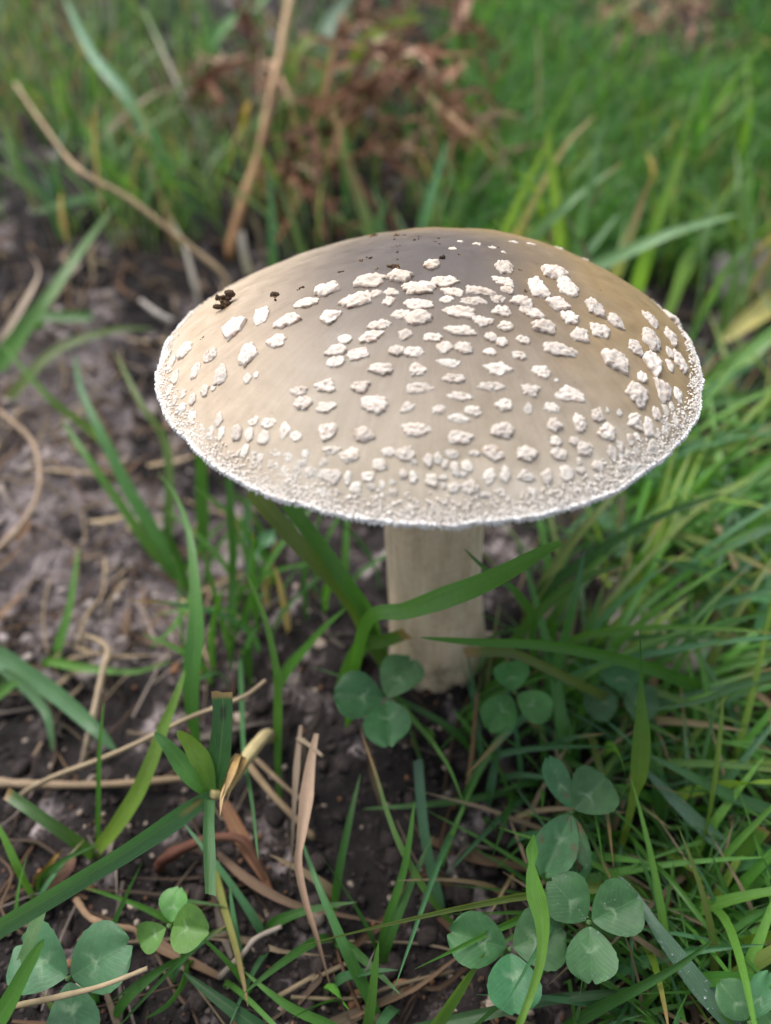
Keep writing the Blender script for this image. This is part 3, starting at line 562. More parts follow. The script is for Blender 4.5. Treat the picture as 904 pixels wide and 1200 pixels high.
# grass plant with a cut, dried node in the lower left
nd = pt(247, 931, 40); root = thing('grass_plant', (nd.x, nd.y, gmf(nd.x, nd.y)), 'sprawling grass plant with dried torn node above two clovers', 'grass plant')
for s, wp, c0, c1, kw in [
    ('247,931,40;228,944,41;198,965,42;150,997,44;102,1026,46;50,1057,48;-12,1093,50', 27, BLUE, (.07, .17, .07), dict(tip='cut', base=.55, fold=.2, twist=.2, spots=[(.18, .1, .09, .3, (.22, .19, .08)), (.14, .3, .045, .25, (.05, .03, .03))])),
    ('250,925,40;256,900,46;260,868,52;262,838,57;261,812,61', 26, (.032, .10, .03), None, dict(tip='cut', base=.5, brown=.06, fold=.25, spots=[(.78, -.1, .08, .3, (.01, .01, .008))])),
    ('248,930,40;240,898,47;225,873,52;208,856,56', 24, (.085, .2, .035), YEL, dict(base=.5, peak=.5)),
    ('244,930,40;228,915,44;212,893,48;196,873,52;181,858,54', 21, FRESH, (.06, .16, .05), dict(base=.5, peak=.45)),
    ('245,938,40;244,970,42;245,1010,43;246,1050,44', 15, (.058, .15, .06), (.08, .17, .07), dict(tip='cut', base=.9, fold=.35, twist=.1)),
    ('254,925,40;268,908,44;284,886,46', 18, (.12, .16, .04), TAN, dict(tip='cut', base=.8))]:
    mb, _ = blade_mb(s, wp, c0, c1, root=False, **kw); child(mb, 'leaf', M['grass'], root)
for s, wp in [('284,884,46;276,905,46;262,930,46;258,956,45', 11), ('280,886,48;268,915,48;258,940,47', 8), ('288,890,46;272,920,46;263,948,45', 6)]:
    mb, _ = blade_mb(s, wp, (.42, .27, .10), TAN, root=False, tip='dry', twist=1.5, base=.9); child(mb, 'dry_sheath', M['dry'], root)
mb = MB(); S = catmull([np.array(pt(247, 931, 40)), np.array(pt(262, 925, 38)), np.array(pt(284, 895, 34)), np.array(pt(312, 862, 28)), np.array(pt(320, 858, 0))-np.array((0, 0, .003))], 6)
tube(mb, S, lambda s: .0016+0*s, c=(.35, .30, .14), c1=(.45, .38, .22)); child(mb, 'stalk', M['dry'], root)
# left of the stem
blade('broad upright green blade curling over at its top', '234,905,8;231,868,18;226,838,26;225,790,36;230,745,44;230,700,50;223,628,58;206,580,62;184,553,63', None, FRESH, (.07, .19, .035), fold=.22, twist=.15) if False else None
def wide_mid(wm): return lambda s: wm*(.28+.72*np.exp(-((s-.50)/.23)**2))*np.clip((1-s)/.25, .04, 1)**.7
P = rooted(path('234,905,8;231,868,18;226,838,26;225,790,36;230,745,44;230,700,50;223,628,58;206,580,62;184,553,63'))
mb = MB(); ribbon(mb, catmull(P, 7), wide_mid(.0050), TOCAM, c0=(.045, .15, .025), c1=(.075, .20, .04), fold=.25, twist=.3)
mb.v = [v-np.array(P[0]) for v in mb.v]; o = mb.build('grass_shoot', M['grass']); o.location = P[0]; tag(o, 'broad upright green blade curling left at its top', 'grass blade')
for lab, s, wp, c0, c1, kw in [
    ('long yellow green blade leaning right with its foot in litter', '113,998,2;134,972,12;160,932,22;178,892,30;193,850,36;207,815,41;217,785,44', 19, YEL, (.10, .20, .03), {}),
    ('tall slim bright blade beside the torn grass node', '326,862,18;326,820,28;324,784,36;313,733,46;300,697,52;289,672,56', 10, FRESH, (.10, .22, .04), {}),
    ('narrow bluish blade hanging straight behind the torn node', '283,770,6;284,800,16;287,881,28;296,940,32;303,1008,30', 9, BLUE, (.06, .17, .05), dict(base=.9)),
    ('straight dark blade standing under the left cap edge', '238,650,0;238,615,12;237,575,26;236,530,42', 15, DARK, FRESH, dict(tip='cut')),
    ('slim dark blade standing next to the straight one under the cap', '271,735,4;273,680,18;273,640,30;271,600,42;269,555,54', 10, DARK, (.05, .14, .03), dict(tip='cut')),
    ('long green blade arching left over the pale soil', '210,680,2;186,632,16;153,577,28;123,516,38;103,475,43;93,447,45;88,415,44', 14, FRESH, BLUE, {}),
    ('yellow green blade leaning alongside the arching one', '204,674,2;176,640,12;153,607,20;115,553,30;93,522,34;73,492,36', 13, (.09, .2, .03), FRESH, {}),
    ('slender green blade crossing in from the soil by the straw curl', '135,530,0;103,501,8;80,485,14;57,465,20;30,435,24;0,400,27', 10, YEL, FRESH, {}),
    ('shadowed blade bending beside the left cap edge', '196,640,0;199,585,14;194,518,26;165,472,34;134,411,38', 12, DARK, OLIVE, {}),
    ('lone short green blade standing in the pale sandy soil', '66,768,0;74,742,6;82,713,12;88,675,18;93,642,22', 12, FRESH, (.08, .21, .03), {}),
    ('thin green sliver leaning right under the broad upright blade', '228,690,6;222,704,10;205,733,14;176,760,15', 9, FRESH, None, {}),
    ('green arc of grass bowing toward the left cap edge', '10,470,2;30,445,10;60,415,16;96,397,20;140,386,20;182,385,17', 13, OLIVE, (.09, .15, .04), {}),
    ('broad blurred green blade by the curled straw', '-8,440,0;12,411,8;35,378,16;58,348,22;90,302,28;135,240,32', 22, FRESH, (.09, .19, .05), {}),
    ('short flat green leaf lying on dark soil', '46,372,4;75,371,5;108,371,5', 13, (.08, .19, .06), None, dict(tip='cut', base=.9)),
    ('wide pale bluish leaf lying slantwise over dark soil', '-5,768,8;30,790,12;66,813,14;106,848,14;137,880,9', 27, (.075, .17, .075), (.06, .15, .06), dict(base=.7)),
    ('drooping pale leaf hooked beside the wide bluish leaf', '5,790,8;27,802,12;53,832,12;60,858,8;62,881,3', 15, (.085, .18, .08), None, {}),
    ('small bright leaf base joined to the wide bluish leaf', '-8,818,2;6,808,8;26,797,12', 19, (.07, .17, .035), None, dict(base=.8)),
    ('green blade lying level across short straws', '55,775,3;90,781,8;120,785,9;160,787,9;203,774,6', 11, (.08, .2, .03), None, {}),
    ('thin needle straight blade crossing the pale straw', '116,992,0;116,940,14;117,888,26;119,855,33;122,822,39', 7, FRESH, None, {}),
    ('blunt green blade meeting the long yellow green one', '106,998,2;88,984,8;62,966,14;35,947,18;9,929,20', 16, (.065, .15, .035), (.07, .14, .05), dict(tip='cut', base=.8, brown=.05)),
    ('bright green leaf entering by the ochre dead leaf', '38,1046,2;25,1022,12;10,990,18;-4,962,22', 15, (.09, .22, .03), None, {}),
    ('short cut leaf hanging from the big sprawling leaf', '50,1062,44;42,1085,43;34,1108,42;26,1128,40', 17, (.08, .17, .06), None, dict(tip='cut', root=False, base=.9)),
    ('broad blurred leaf lying against the lower clover', '-14,1220,28;12,1172,36;34,1130,42;52,1100,46', 26, FRESH, None, {}),
    ('dark blade lying toward lower clover litter', '310,1212,4;280,1188,8;250,1166,10;216,1140,10', 19, (.035, .10, .035), None, {}),
    ('short blade under the small light clover', '222,1130,2;212,1155,6;196,1177,10;170,1194,12', 14, (.05, .14, .035), None, {}),
    ('low green blade crossing bottom litter', '396,1206,3;346,1183,8;315,1162,10;285,1137,11', 11, FRESH, None, {}),
    ('blue green blade slanting down through brown litter', '440,1185,2;424,1150,10;407,1115,18;392,1080,22;377,1045,24;364,1012,24;354,984,22', 14, FRESH, BLUE, dict(peak=.3)),
    ('stubby bright blade beside white sheath', '432,1206,2;437,1165,14;444,1104,26', 16, (.08, .2, .035), None, {}),
    ('thin yellowing blade with straw coloured tip', '250,1010,4;262,1060,9;275,1106,12;284,1145,13;291,1180,12', 9, (.12, .19, .03), (.30, .24, .08), dict(brown=.35)),
    ('dark slender blade standing before blue green stalk', '448,1106,3;458,1068,12;472,1025,20;480,985,26;486,938,31', 11, DARK, FRESH, {}),
    ('dull blue stalk like blade in shade behind the slender one', '516,1060,2;505,1015,8;497,971,13;493,930,17;490,890,20', 12, BLUE, (.07, .15, .09), dict(tip='cut')),
    ('long arched green blade rising from soil to a tan thread', '542,1092,2;520,1070,10;502,1047,16;484,1018,20;467,985,23;452,945,25;441,908,26;421,850,24', 9, FRESH, (.10, .17, .05), dict(brown=.2)),
    ('fine grass tip curving down from the dark trefoil clover', '470,826,16;490,850,20;510,874,22;528,903,22;544,943,19', 7, FRESH, (.1, .24, .04), {}),
    ('level green runner blade in dark shade', '600,928,2;560,935,6;517,941,8;470,945,8;425,948,7', 9, (.06, .16, .04), None, {}),
    ]: blade(lab, s, wp, c0, c1, **kw)
# right of the stem and lower right
for lab, s, wp, c0, c1, kw in [
    ('tall slim blue green blade touching the right cap edge', '777,660,4;777,640,10;781,592,30;790,560,42;800,525,54', 10, BLUE, FRESH, {}),
    ('upright sheathed blade with yellow stalk and fine tip', '716,1035,2;724,1004,12;734,970,22;744,925,34', None, None, None, {}),
    ('twisted bright blade with pinched tip above clover leaves', '606,1206,8;622,1165,20;631,1136,28;636,1105,34', None, None, None, {}),
    ('bright short blade crossing the lower edge by clovers', '504,1212,10;525,1180,20;546,1148,28;569,1115,34', 19, (.085, .2, .03), (.12, .22, .04), {}),
    ('dewy bluish blade slanting beside the sheathed blade', '895,1036,6;852,995,16;810,956,22;780,926,25;752,898,27', 20, (.085, .17, .115), (.09, .18, .11), dict(tip='point', base=.8)),
    ('thick dewy blue blade running out past the round clovers', '868,1212,8;838,1178,16;810,1146,21;788,1115,24;768,1088,26;745,1052,27;725,1026,27', 26, (.105, .195, .135), (.08, .16, .095), dict(base=.9)),
    ('long green blade sweeping right above the dewy one', '915,957,14;870,938,22;830,920,28;795,902,32;757,883,34', 16, (.05, .14, .045), None, dict(base=.8)),
    ('dark green blade sweeping right below the cap', '915,692,22;870,680,30;830,669,36;795,662,40;763,656,42', 15, (.035, .11, .028), None, dict(base=.8)),
    ('blunt light green blade facing the grey dead leaf', '790,695,12;780,685,20;765,672,28;745,650,36', 16, (.07, .17, .03), None, dict(tip='cut', base=.8)),
    ('broad blade slanting up over the lower right tangle', '650,1212,6;700,1180,16;748,1156,24;795,1130,29;836,1101,32', 19, (.055, .16, .035), None, {}),
    ('straight green blade pointing down to the dewy blue one', '733,975,20;760,1003,24;789,1033,26;825,1080,24;857,1121,18', 12, FRESH, (.08, .2, .04), dict(base=.5)),
    ('upright cut blade with dried end in right tangle', '850,1035,2;862,1015,12;878,990,20;895,969,26', 19, (.10, .2, .04), None, dict(tip='cut', base=.7, brown=.06)),
    ('fine pale blade crossing the sheathed blade', '915,790,26;860,806,30;820,822,32;758,833,32', 11, (.06, .15, .05), None, {}),
    ('yellowish straight blade under the fine pale one', '760,812,26;800,822,26;840,838,24;878,851,20', 10, (.09, .18, .03), None, dict(base=.6)),
    ('long dark blade from soil patch toward the cap', '690,858,2;720,826,14;752,796,24;800,757,34;850,732,40;904,716,44', 13, (.05, .15, .03), None, {}),
    ('curved blade rising through right tangle over pale soil', '705,880,2;745,838,14;790,790,26;806,745,34;812,690,42', 9, (.07, .19, .03), None, {}),
    ('green blade lying level below the right cap edge', '640,690,20;690,655,32;730,628,42;790,598,54;850,578,62', 15, (.035, .11, .022), None, {}),
    ('dark blade arching from soil behind stem to right', '590,770,8;620,730,22;655,697,34;690,675,42;735,660,46', 14, (.06, .14, .025), None, {}),
    ('pale blade reaching up along the right cap edge', '770,660,2;820,610,24;860,585,34;904,552,46;950,520,56', 13, (.06, .17, .03), None, {}),
    ('bright slender blade fanning out right of the cap', '755,670,2;790,610,24;830,560,44;865,525,56;890,500,64', 11, (.08, .2, .03), None, {}),
    ('dark arching blade at the bottom edge behind clovers', '470,1212,4;560,1190,14;640,1172,18;720,1163,18;775,1152,14', 15, (.05, .12, .04), None, {}),
    ]:
    if wp: blade(lab, s, wp, c0, c1, **kw)
P = rooted(path('716,1035,2;724,1004,12;734,970,22;743,930,32;748,909,38;751,865,48;751,820,57;751,785,64;750,738,74'))
mb = MB(); ribbon(mb, catmull(P, 7), lambda s: .0048*(.38+.62*np.exp(-((s-.62)/.14)**2))*np.clip((1-s)/.3, .05, 1)**.8, TOCAM, c0=(.22, .28, .04), c1=(.03, .13, .03), fold=.3)
mb.v = [v-np.array(P[0]) for v in mb.v]; o = mb.build('grass_shoot', M['grass']); o.location = P[0]; tag(o, 'upright sheathed blade with yellow stalk and fine tip', 'grass blade')
P = rooted(path('604,1212,36;622,1165,41;631,1136,44;636,1105,47;635,1075,50;628,1045,53;624,1022,55;624,1000,57;626,978,60'))
mb = MB(); ribbon(mb, catmull(P, 7), lambda s: np.interp(s, [0, .3, .5, .68, .8, .84, .92, 1], [.0016, .0016, .0022, .0042, .0024, .0014, .0028, .0004]), TOCAM, c0=(.12, .22, .03), c1=(.085, .23, .035), fold=.35, twist=.6)
mb.v = [v-np.array(P[0]) for v in mb.v]; o = mb.build('grass_shoot', M['grass']); o.location = P[0]; tag(o, 'twisted bright blade with pinched tip above clover leaves', 'grass blade')
# behind the cap: blades whose feet the cap hides
for lab, s, wp, c0, c1, kw in [
    ('tall yellow green blade standing highest behind the cap', '740,360,10;753,313,38;779,236,66;804,172,86', 15, (.10, .22, .03), (.14, .24, .04), dict(brown=.04)),
    ('pale green blade lying over the tall ones behind the cap', '680,325,40;717,304,50;760,284,58;799,269,62;866,251,66', 14, (.10, .2, .08), (.12, .22, .10), {}),
    ('pale blade slanting up right from the cap rear', '600,310,20;630,272,42;658,246,54;686,221,62;731,190,72', 13, (.11, .2, .09), None, dict(brown=.08)),
    ('slim bluish blade upright behind the cap', '668,320,12;676,287,36;691,221,64;704,153,86', 10, BLUE, (.09, .17, .09), {}),
    ('yellow green upright blade behind the cap top', '664,320,10;658,282,36;648,205,68;640,148,88', 14, YEL, (.15, .24, .05), {}),
    ('leaning yellowish blade crossing the upright one', '580,300,18;594,267,40;620,210,64;648,157,84', 11, (.12, .2, .04), None, {}),
    ('blue green blade rising by the dead fern', '486,300,6;496,262,30;509,216,48;525,163,66', 13, (.07, .17, .08), None, {}),
    ('thin olive stalk leaning over the cap rear', '600,290,20;615,257,40;660,175,70;698,135,84', 7, (.2, .2, .08), TAN, {}),
    ('dull tipped blade between pale blades behind the cap', '715,340,10;727,308,34;743,262,52;762,208,68', 11, (.09, .17, .06), (.3, .22, .13), dict(brown=.3)),
    ('broad pale blade behind the right shoulder of the cap', '780,370,4;800,318,34;820,287,48;842,230,66', 17, (.11, .2, .08), None, {}),
    ('short pale blade close behind the cap', '660,325,20;686,298,34;726,250,50', 12, (.11, .2, .10), None, {}),
    ('pale blade leaning right near the grey stone', '815,380,4;832,345,20;850,318,32;883,278,46', 13, (.10, .2, .06), None, {}),
    ('long blue green blade slanting down from the rear left', '225,240,2;188,178,24;148,112,40;107,61,52;74,-6,62', 14, (.06, .16, .08), None, {}),
    ('bright short blade crossing the long blue green one', '165,240,2;158,229,8;127,193,22;92,140,36', 16, (.09, .21, .03), None, {}),
    ('green arched blade beside the thick brown stalk', '244,66,2;247,52,12;275,25,24;318,-6,34', 21, (.07, .18, .05), None, {}),
    ('upright blade at the foot of the arched one', '243,70,2;242,40,16;238,-8,36', 13, (.07, .17, .05), None, {}),
    ('green blade with reddish dry tip behind the cap', '438,300,2;432,265,18;408,193,44;389,122,64', 13, (.08, .2, .05), (.13, .16, .05), dict(brown=.5)),
    ('small green blade in a pair behind the cap', '436,295,2;440,272,14;454,232,30', 11, (.07, .18, .06), None, {}),
    ('slim green blade rising behind the left cap edge', '322,318,2;320,290,16;318,240,34;314,195,48', 9, (.06, .17, .06), None, {}),
    ('fine green blade left of the red tipped one', '356,300,2;351,285,10;340,250,24;325,213,36', 8, (.10, .18, .06), None, {}),
    ('low dark blade over rear left soil', '130,230,2;100,234,8;76,239,12;36,250,12', 13, (.05, .12, .04), None, {}),
    ('yellowing broad leaf at the rear right by the stone', '915,352,10;890,366,18;865,384,20;845,400,16', 24, (.32, .30, .08), (.36, .32, .12), dict(base=.8)),
    ('broad pale green leaf under the yellowing one', '820,470,6;850,436,22;880,412,32;925,380,42', 25, (.10, .20, .05), None, {}),
    ]: blade(lab, s, wp*1.25, np.array(c0)*1.5+.02, None if c1 is None else np.array(c1)*1.5+.02, **kw)

# ------------------------------------------------------------------ dry straws, stalks and dead leaves
def straw(label, s, wpx, c, c1=None, name='dry_straw', cat='straw', flat=False, root=True, r=None, **k):
    P = path(s); dm = sum(depth(p) for p in P)/len(P)
    if root: P = rooted(P)
    S = catmull(P, 6); mb = MB(); wd = wpx*dm/FPX*.82
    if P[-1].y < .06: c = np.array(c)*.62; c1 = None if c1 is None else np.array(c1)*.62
    if flat: ribbon(mb, S, wd, TOCAM+RNG.normal(size=3)*.3, c0=c, c1=c1, **k)
    else:
        kn = RNG.uniform(0, 1, 2)
        tube(mb, S, (lambda s_: wd/2*(1.05-.3*s_)*(1+.35*np.exp(-((s_-kn[0])/.03)**2))) if r is None else r, c=c, c1=c1, rough=.1)
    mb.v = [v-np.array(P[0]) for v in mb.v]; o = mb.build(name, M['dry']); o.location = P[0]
    return tag(o, label, cat)
straw('long bent tan straw leaning in from the left to the cap', '262,322,26;224,290,34;153,234,46;110,210,50;84,191,50;50,145,50;18,98,50', 7.5, (.46, .34, .20), (.38, .28, .19))
straw('thick brown stalk standing in front of the dead fern', '270,290,2;280,255,10;303,182,28;318,110,46;326,75,54;333,35,62;342,-8,72', 15, (.27, .135, .06), (.46, .34, .21), name='dry_stalk', cat='stalk')
straw('pale thin straw crossing over the level straw and torn node', '25,932,4;61,911,12;117,890,20;165,869,26;220,842,32;262,826,36;290,814,38;312,797,40', 8, (.50, .40, .27), (.46, .36, .24))
straw('thick level straw lying on the soil', '-8,917,3;40,919,4;100,920,4;160,917,4;235,910,3', 13, (.42, .32, .22), (.30, .22, .14), root=False)
straw('tan straw lying over the leaves of the lower left clover', '18,1179,30;70,1168,33;121,1155,35;173,1135,36', 9, (.42, .33, .20), (.5, .4, .26), root=False)
straw('crumpled pinkish dry leaf hanging in a long twist', '368,868,34;366,890,33;360,935,32;353,980,30;349,1012,27;357,1055,22;367,1088,18;378,1125,12;391,1172,3', None, None) if False else None
P = path('372,860,36;366,890,34;360,935,32;353,980,30;349,1012,27;357,1055,22;367,1088,18;378,1125,12;391,1172,4')
mb = MB(); ribbon(mb, catmull(P, 7), lambda s: .0042*np.interp(s, [0, .1, .25, .42, .5, .8, 1], [.4, .6, 1, .5, .55, .35, .05]), TOCAM, c0=(.36, .27, .20), c1=(.27, .17, .12), fold=.6, twist=1.6)
mb.v = [v-np.array(P[0]) for v in mb.v]; o = mb.build('dry_leaf', M['dry']); o.location = P[0]; tag(o, 'crumpled pinkish dry leaf hanging in a long twist', 'dry leaf')
straw('narrow dry leaf strip beside the long twisted one', '353,850,30;348,900,28;344,960,22;340,1034,8', 10, (.36, .28, .21), flat=True, twist=.8, tip='dry', root=False, name='dry_leaf', cat='dry leaf')
straw('short knobbed dry stalk at the head of the twisted leaf', '350,866,30;362,873,33;378,886,37', 8, (.45, .36, .26), root=False)
straw('tan straw lying under the torn grass node', '290,895,10;320,932,12;345,958,11;368,982,6', 11, (.42, .31, .19), root=False)
straw('second tan straw under the node', '300,890,8;330,918,10;362,945,8', 8, (.40, .30, .2), root=False)
straw('short upright pale straw over the level straw', '97,897,2;104,862,10;113,822,14;121,785,16;127,764,16;118,752,15;100,745,12', 10, (.47, .39, .29), (.40, .31, .2))
straw('red brown runner looping over dark litter', '188,1010,2;215,994,8;249,982,12;283,984,12;303,1012,8;318,1046,3', 15, (.16, .06, .045), (.17, .085, .055), name='runner', cat='runner')
straw('wide rusty dead leaf lying in dark litter', '262,940,6;285,985,8;305,1020,7;325,1058,3', 24, (.22, .11, .06), flat=True, tip='dry', name='dry_leaf', cat='dry leaf', root=False)
straw('brown dead leaf strip lying behind the twisted leaf', '255,1000,4;290,1030,7;340,1058,8;400,1072,5;470,1085,3', 14, (.20, .13, .09), flat=True, tip='dry', name='dry_leaf', cat='dry leaf', root=False)
straw('grey curled straw at the left over pale soil', '-8,650,2;20,622,8;42,588,14;47,553,18;36,515,19;0,482,17', 9, (.36, .28, .21), (.33, .24, .17))
straw('pale curled dry leaf by the broad blurred blade', '4,398,4;20,370,14;38,340,20;46,318,22;36,297,20', 13, (.42, .34, .27), flat=True, twist=.8, tip='dry', name='dry_leaf', cat='dry leaf')
straw('grey papery dead leaf lying right of the stem', '697,722,10;716,697,18;733,676,22;747,658,24', 26, (.30, .255, .225), flat=True, tip='dry', fold=.5, name='dry_leaf', cat='dry leaf')
straw('pale shred of dry stem hanging under the right cap edge', '729,622,14;728,600,24;730,580,32', 12, (.62, .57, .52), flat=True, tip='cut', name='dry_leaf', cat='dry leaf')
straw('short tan chip by the dark flat blade', '700,794,14;708,768,20;718,740,26', 9, (.42, .33, .2), flat=True, tip='dry', name='dry_leaf', cat='dry leaf')
straw('brown straw standing right of the stem foot', '550,925,2;554,880,8;557,845,12;560,812,15', 8, (.28, .18, .10))
straw('pale bent straw right of the stem', '618,748,10;640,722,16;655,700,20;664,692,22', 8, (.45, .36, .27))
straw('ochre dead leaf curling by the sprawling leaf', '42,1032,2;55,1018,8;66,1003,11;76,996,9', 12, (.40, .25, .07), flat=True, tip='dry', name='dry_leaf', cat='dry leaf')
straw('reddish dead leaf beside the ochre one', '50,1040,2;64,1028,7;80,1012,8;86,996,6', 24, (.17, .09, .065), flat=True, tip='cut', name='dry_leaf', cat='dry leaf')
straw('pale grey straw stub in bottom litter', '258,1145,4;285,1118,9;300,1100,11;330,1086,10', 9, (.40, .34, .29), root=False)
straw('white papery sheath by stubby bright blade', '425,1160,4;430,1135,14;440,1112,20', 9, (.55, .48, .42), flat=True, tip='dry', name='dry_leaf', cat='dry leaf')
straw('tan stub hooked above the small light clover', '90,1055,5;105,1075,10;130,1085,11;158,1090,10;165,1104,8', 10, (.33, .22, .14), root=False)
straw('grey straw leaning in rear left grass', '247,176,8;224,132,24;198,76,40;166,6,56', 10, (.36, .36, .27), (.42, .42, .34), flat=True, tip='dry')
straw('whitish straw by the left cap edge', '228,330,8;215,285,20;196,250,28', 9, (.50, .46, .40), flat=True, tip='dry')
straw('pale short straw standing behind the left cap', '292,320,2;286,300,12;282,272,22', 12, (.55, .50, .44), flat=True, tip='cut')
straw('whitish straw lying at the left cap edge', '202,376,8;186,368,9;165,352,9', 8, (.50, .46, .43), root=False)
straw('grey bowed straw in the rear left grass', '95,190,4;130,150,22;180,110,30;215,100,30', 12, (.33, .26, .2), flat=True, tip='dry')

for lab, q, wp, c in [
    ('pale pink curled dead leaf in the dead fern', '455,75,40;475,62,48;498,70,50;512,98,44', 17, (.46, .32, .25)),
    ('tan curled dead leaf left of the pink one', '436,30,44;444,50,46;450,70,44;455,95,38', 13, (.40, .29, .2)),
    ('brown dead leaf hanging at the rear of the fern', '548,-10,50;536,20,48;528,45,42', 22, (.30, .18, .13)),
    ('tan drooping fern stem ending over the cap rear', '470,70,50;500,110,48;540,145,44;575,180,36;590,205,30', 7, (.42, .28, .17)),
    ('brown bent dead leaf crossing the drooping stem', '545,75,44;520,92,46;495,108,44;478,130,38', 19, (.30, .17, .11)),
    ('rusty dead leaf below the drooping stem', '505,130,40;530,148,38;548,170,32;556,195,24', 24, (.27, .15, .09)),
    ('small rusty leaf at the tip of the drooping stem', '562,150,34;572,170,30;578,192,22', 18, (.25, .13, .08)),
    ('dark brown dead leaf beside the thick stalk', '225,120,24;245,95,34;270,78,38;300,80,36', 20, (.14, .07, .045)),
    ('ochre dead leaf at the thick stalk', '283,150,22;288,130,30;296,115,34', 12, (.42, .30, .06)),
    ('curled tan leaf loop low behind the cap', '330,215,14;348,196,24;366,205,26;372,232,16', 11, (.36, .25, .18))]:
    straw(lab, q, wp*1.2, c, flat=True, tip='dry', twist=RNG.uniform(-1.5, 1.5), fold=.5, name='dry_leaf', cat='dry leaf', root=False)
for lab, q, wp, c in [
    ('yellow green leaf over the dead fern top', '420,60,44;440,40,52;470,28,54;500,20,52', 15, (.22, .28, .05)),
    ('bright leaf left of the dead fern top', '345,70,40;362,48,48;392,40,48', 16, (.20, .27, .05)),
    ('pale bluish leaf hanging above the dead fern', '380,45,52;393,15,58;415,-10,62', 17, (.16, .24, .17)),
    ('olive leaf lying across the dead fern', '360,100,34;400,80,42;450,75,44;490,82,42', 12, (.12, .17, .05))]:
    blade(lab, q, wp*1.2, c, root=True)

# ------------------------------------------------------------------ clover
def leaflet(mb, B, axis, nrm_, length, width, col, fold=.18, alpha=1., seed=0):
    g = np.random.default_rng(seed); nv, nu = 14, 12
    axis = nrm(axis); sd_ = nrm(np.cross(nrm_, axis)); n_ = np.cross(axis, sd_)
    v = np.linspace(0, 1, nv+1); U = np.linspace(-1, 1, nu+1)
    half = width/2*np.interp(v, [0, .06, .2, .4, .6, .8, .92, 1], [.08, .30, .62, .90, 1.0, .90, .66, .34])
    notch = .09*np.exp(-(U/.2)**2)*g.uniform(.4, 1.2)
    along = v[:, None]*length-(v[:, None]**6)*notch[None, :]*length-(U[None, :]**2)*(v[:, None]**3)*length*.05
    lat = half[:, None]*U[None, :]*(1+.012*np.cos(np.arange(nv+1)*math.pi))[:, None]
    hz = np.abs(lat)*math.tan(fold)-(v[:, None]-.4)**2*length*g.uniform(.1, .4)+.03*length*np.sin(v[:, None]*6+g.uniform(0, 6))*U[None, :]+.02*length*np.sin(U[None, :]*5+g.uniform(0, 6))*v[:, None]
    V = np.array(B)+axis*along[..., None]+sd_*lat[..., None]+n_*hz[..., None]
    m = nu+1; idx = np.arange((nv+1)*m).reshape(nv+1, m)
    Fq = np.stack([idx[:-1, :-1], idx[1:, :-1], idx[1:, 1:], idx[:-1, 1:]], -1).reshape(-1, 4)
    uv = np.stack(np.broadcast_arrays(.5+U[None, :]/2*(half[:, None]/half.max()), v[:, None]), -1).reshape(-1, 2)
    C = np.array(col)+np.zeros((len(V.reshape(-1, 3)), 3)); mb.add(V.reshape(-1, 3), Fq, uv, C)
def clover(label, centre, leaves, h, col, foot=None, tilt=.55, fold=.15, brown=()):
    c = pt(*centre, h); n = nrm(np.array((0, -tilt*.8, 1.))+RNG.normal(size=3)*.08)
    f = pt(foot[0], foot[1], 0) if foot else Vector((c.x+RNG.uniform(-.008, .008), c.y+RNG.uniform(.004, .012), 0)); f.z = gmf(f.x, f.y)-.004
    root = thing('clover', f, label, 'clover')
    mb = MB(); midp = (Vector(c)+f)*.5+Vector((0, .002, .004)); tube(mb, catmull([f, midp, c], 6), .00055, 6, c=(.10, .19, .06)); child(mb, 'petiole', M['grass'], root)
    for i, (px, py, rx, ry) in enumerate(leaves):
        d = ray(px, py); nn = Vector(n); t = (Vector(c)-CAM).dot(nn)/d.dot(nn); q = CAM+d*t
        ax = np.array(q-c); dist = np.linalg.norm(ax); s = depth(q)/FPX
        perp = max(rx, ry) if abs(rx-ry) < 6 else min(rx, ry)
        Ln = min(max(dist*2.0, 1.2*max(rx, ry)*s), 2.25*max(rx, ry)*s); Wd = 2.02*perp*s; off = max(.0008, dist-Ln/2)
        nl = nrm(n+nrm(ax)*RNG.uniform(-.22, .12)+RNG.normal(size=3)*.08)
        axn = nrm(ax); axn = nrm(axn-nl*axn.dot(nl)+nl*RNG.uniform(.0, .14)); nl = nrm(nl-axn*nl.dot(axn))
        mb = MB(); leaflet(mb, np.array(c)+axn*off, axn, nl, Ln, Wd, np.array(col)*RNG.uniform(.8, 1.2)*np.array((RNG.uniform(.85, 1.3), 1, RNG.uniform(.85, 1.1))), fold*RNG.uniform(.5, 1.8), seed=int(centre[0])*7+i)
        if i in brown:
            C = mb.c[0]; V_ = mb.v[0]; k = np.clip(fbm(V_*420, 2, i)*2.6-.75, 0, .8)[:, None]; mb.c[0] = C*(1-k)+np.array((.14, .085, .05))*k
        child(mb, 'leaflet', M['clover'], root)
    return root
CL = (.048, .145, .055); CLB = (.075, .21, .05)
clover('dark green three leaf clover in front of the stem foot', (453, 819), [(467, 793, 26, 27), (424, 817, 28, 27), (456, 850, 26, 28)], 27, CL, (500, 900))
clover('bright folded clover in shade right of the stem foot', (604, 812), [(599, 795, 19, 22), (586, 836, 22, 20), (623, 826, 20, 19)], 24, (.055, .17, .035), fold=.3)
clover('clover with wide round leaves behind the twisted bright blade', (598, 1112), [(563, 1102, 30, 38), (627, 1100, 33, 36), (600, 1148, 30, 32)], 32, CL)
clover('clover with pale chevrons touching the dewy blue blade', (691, 1081), [(669, 1057, 26, 30), (719, 1067, 30, 32), (692, 1114, 30, 30)], 38, CL)
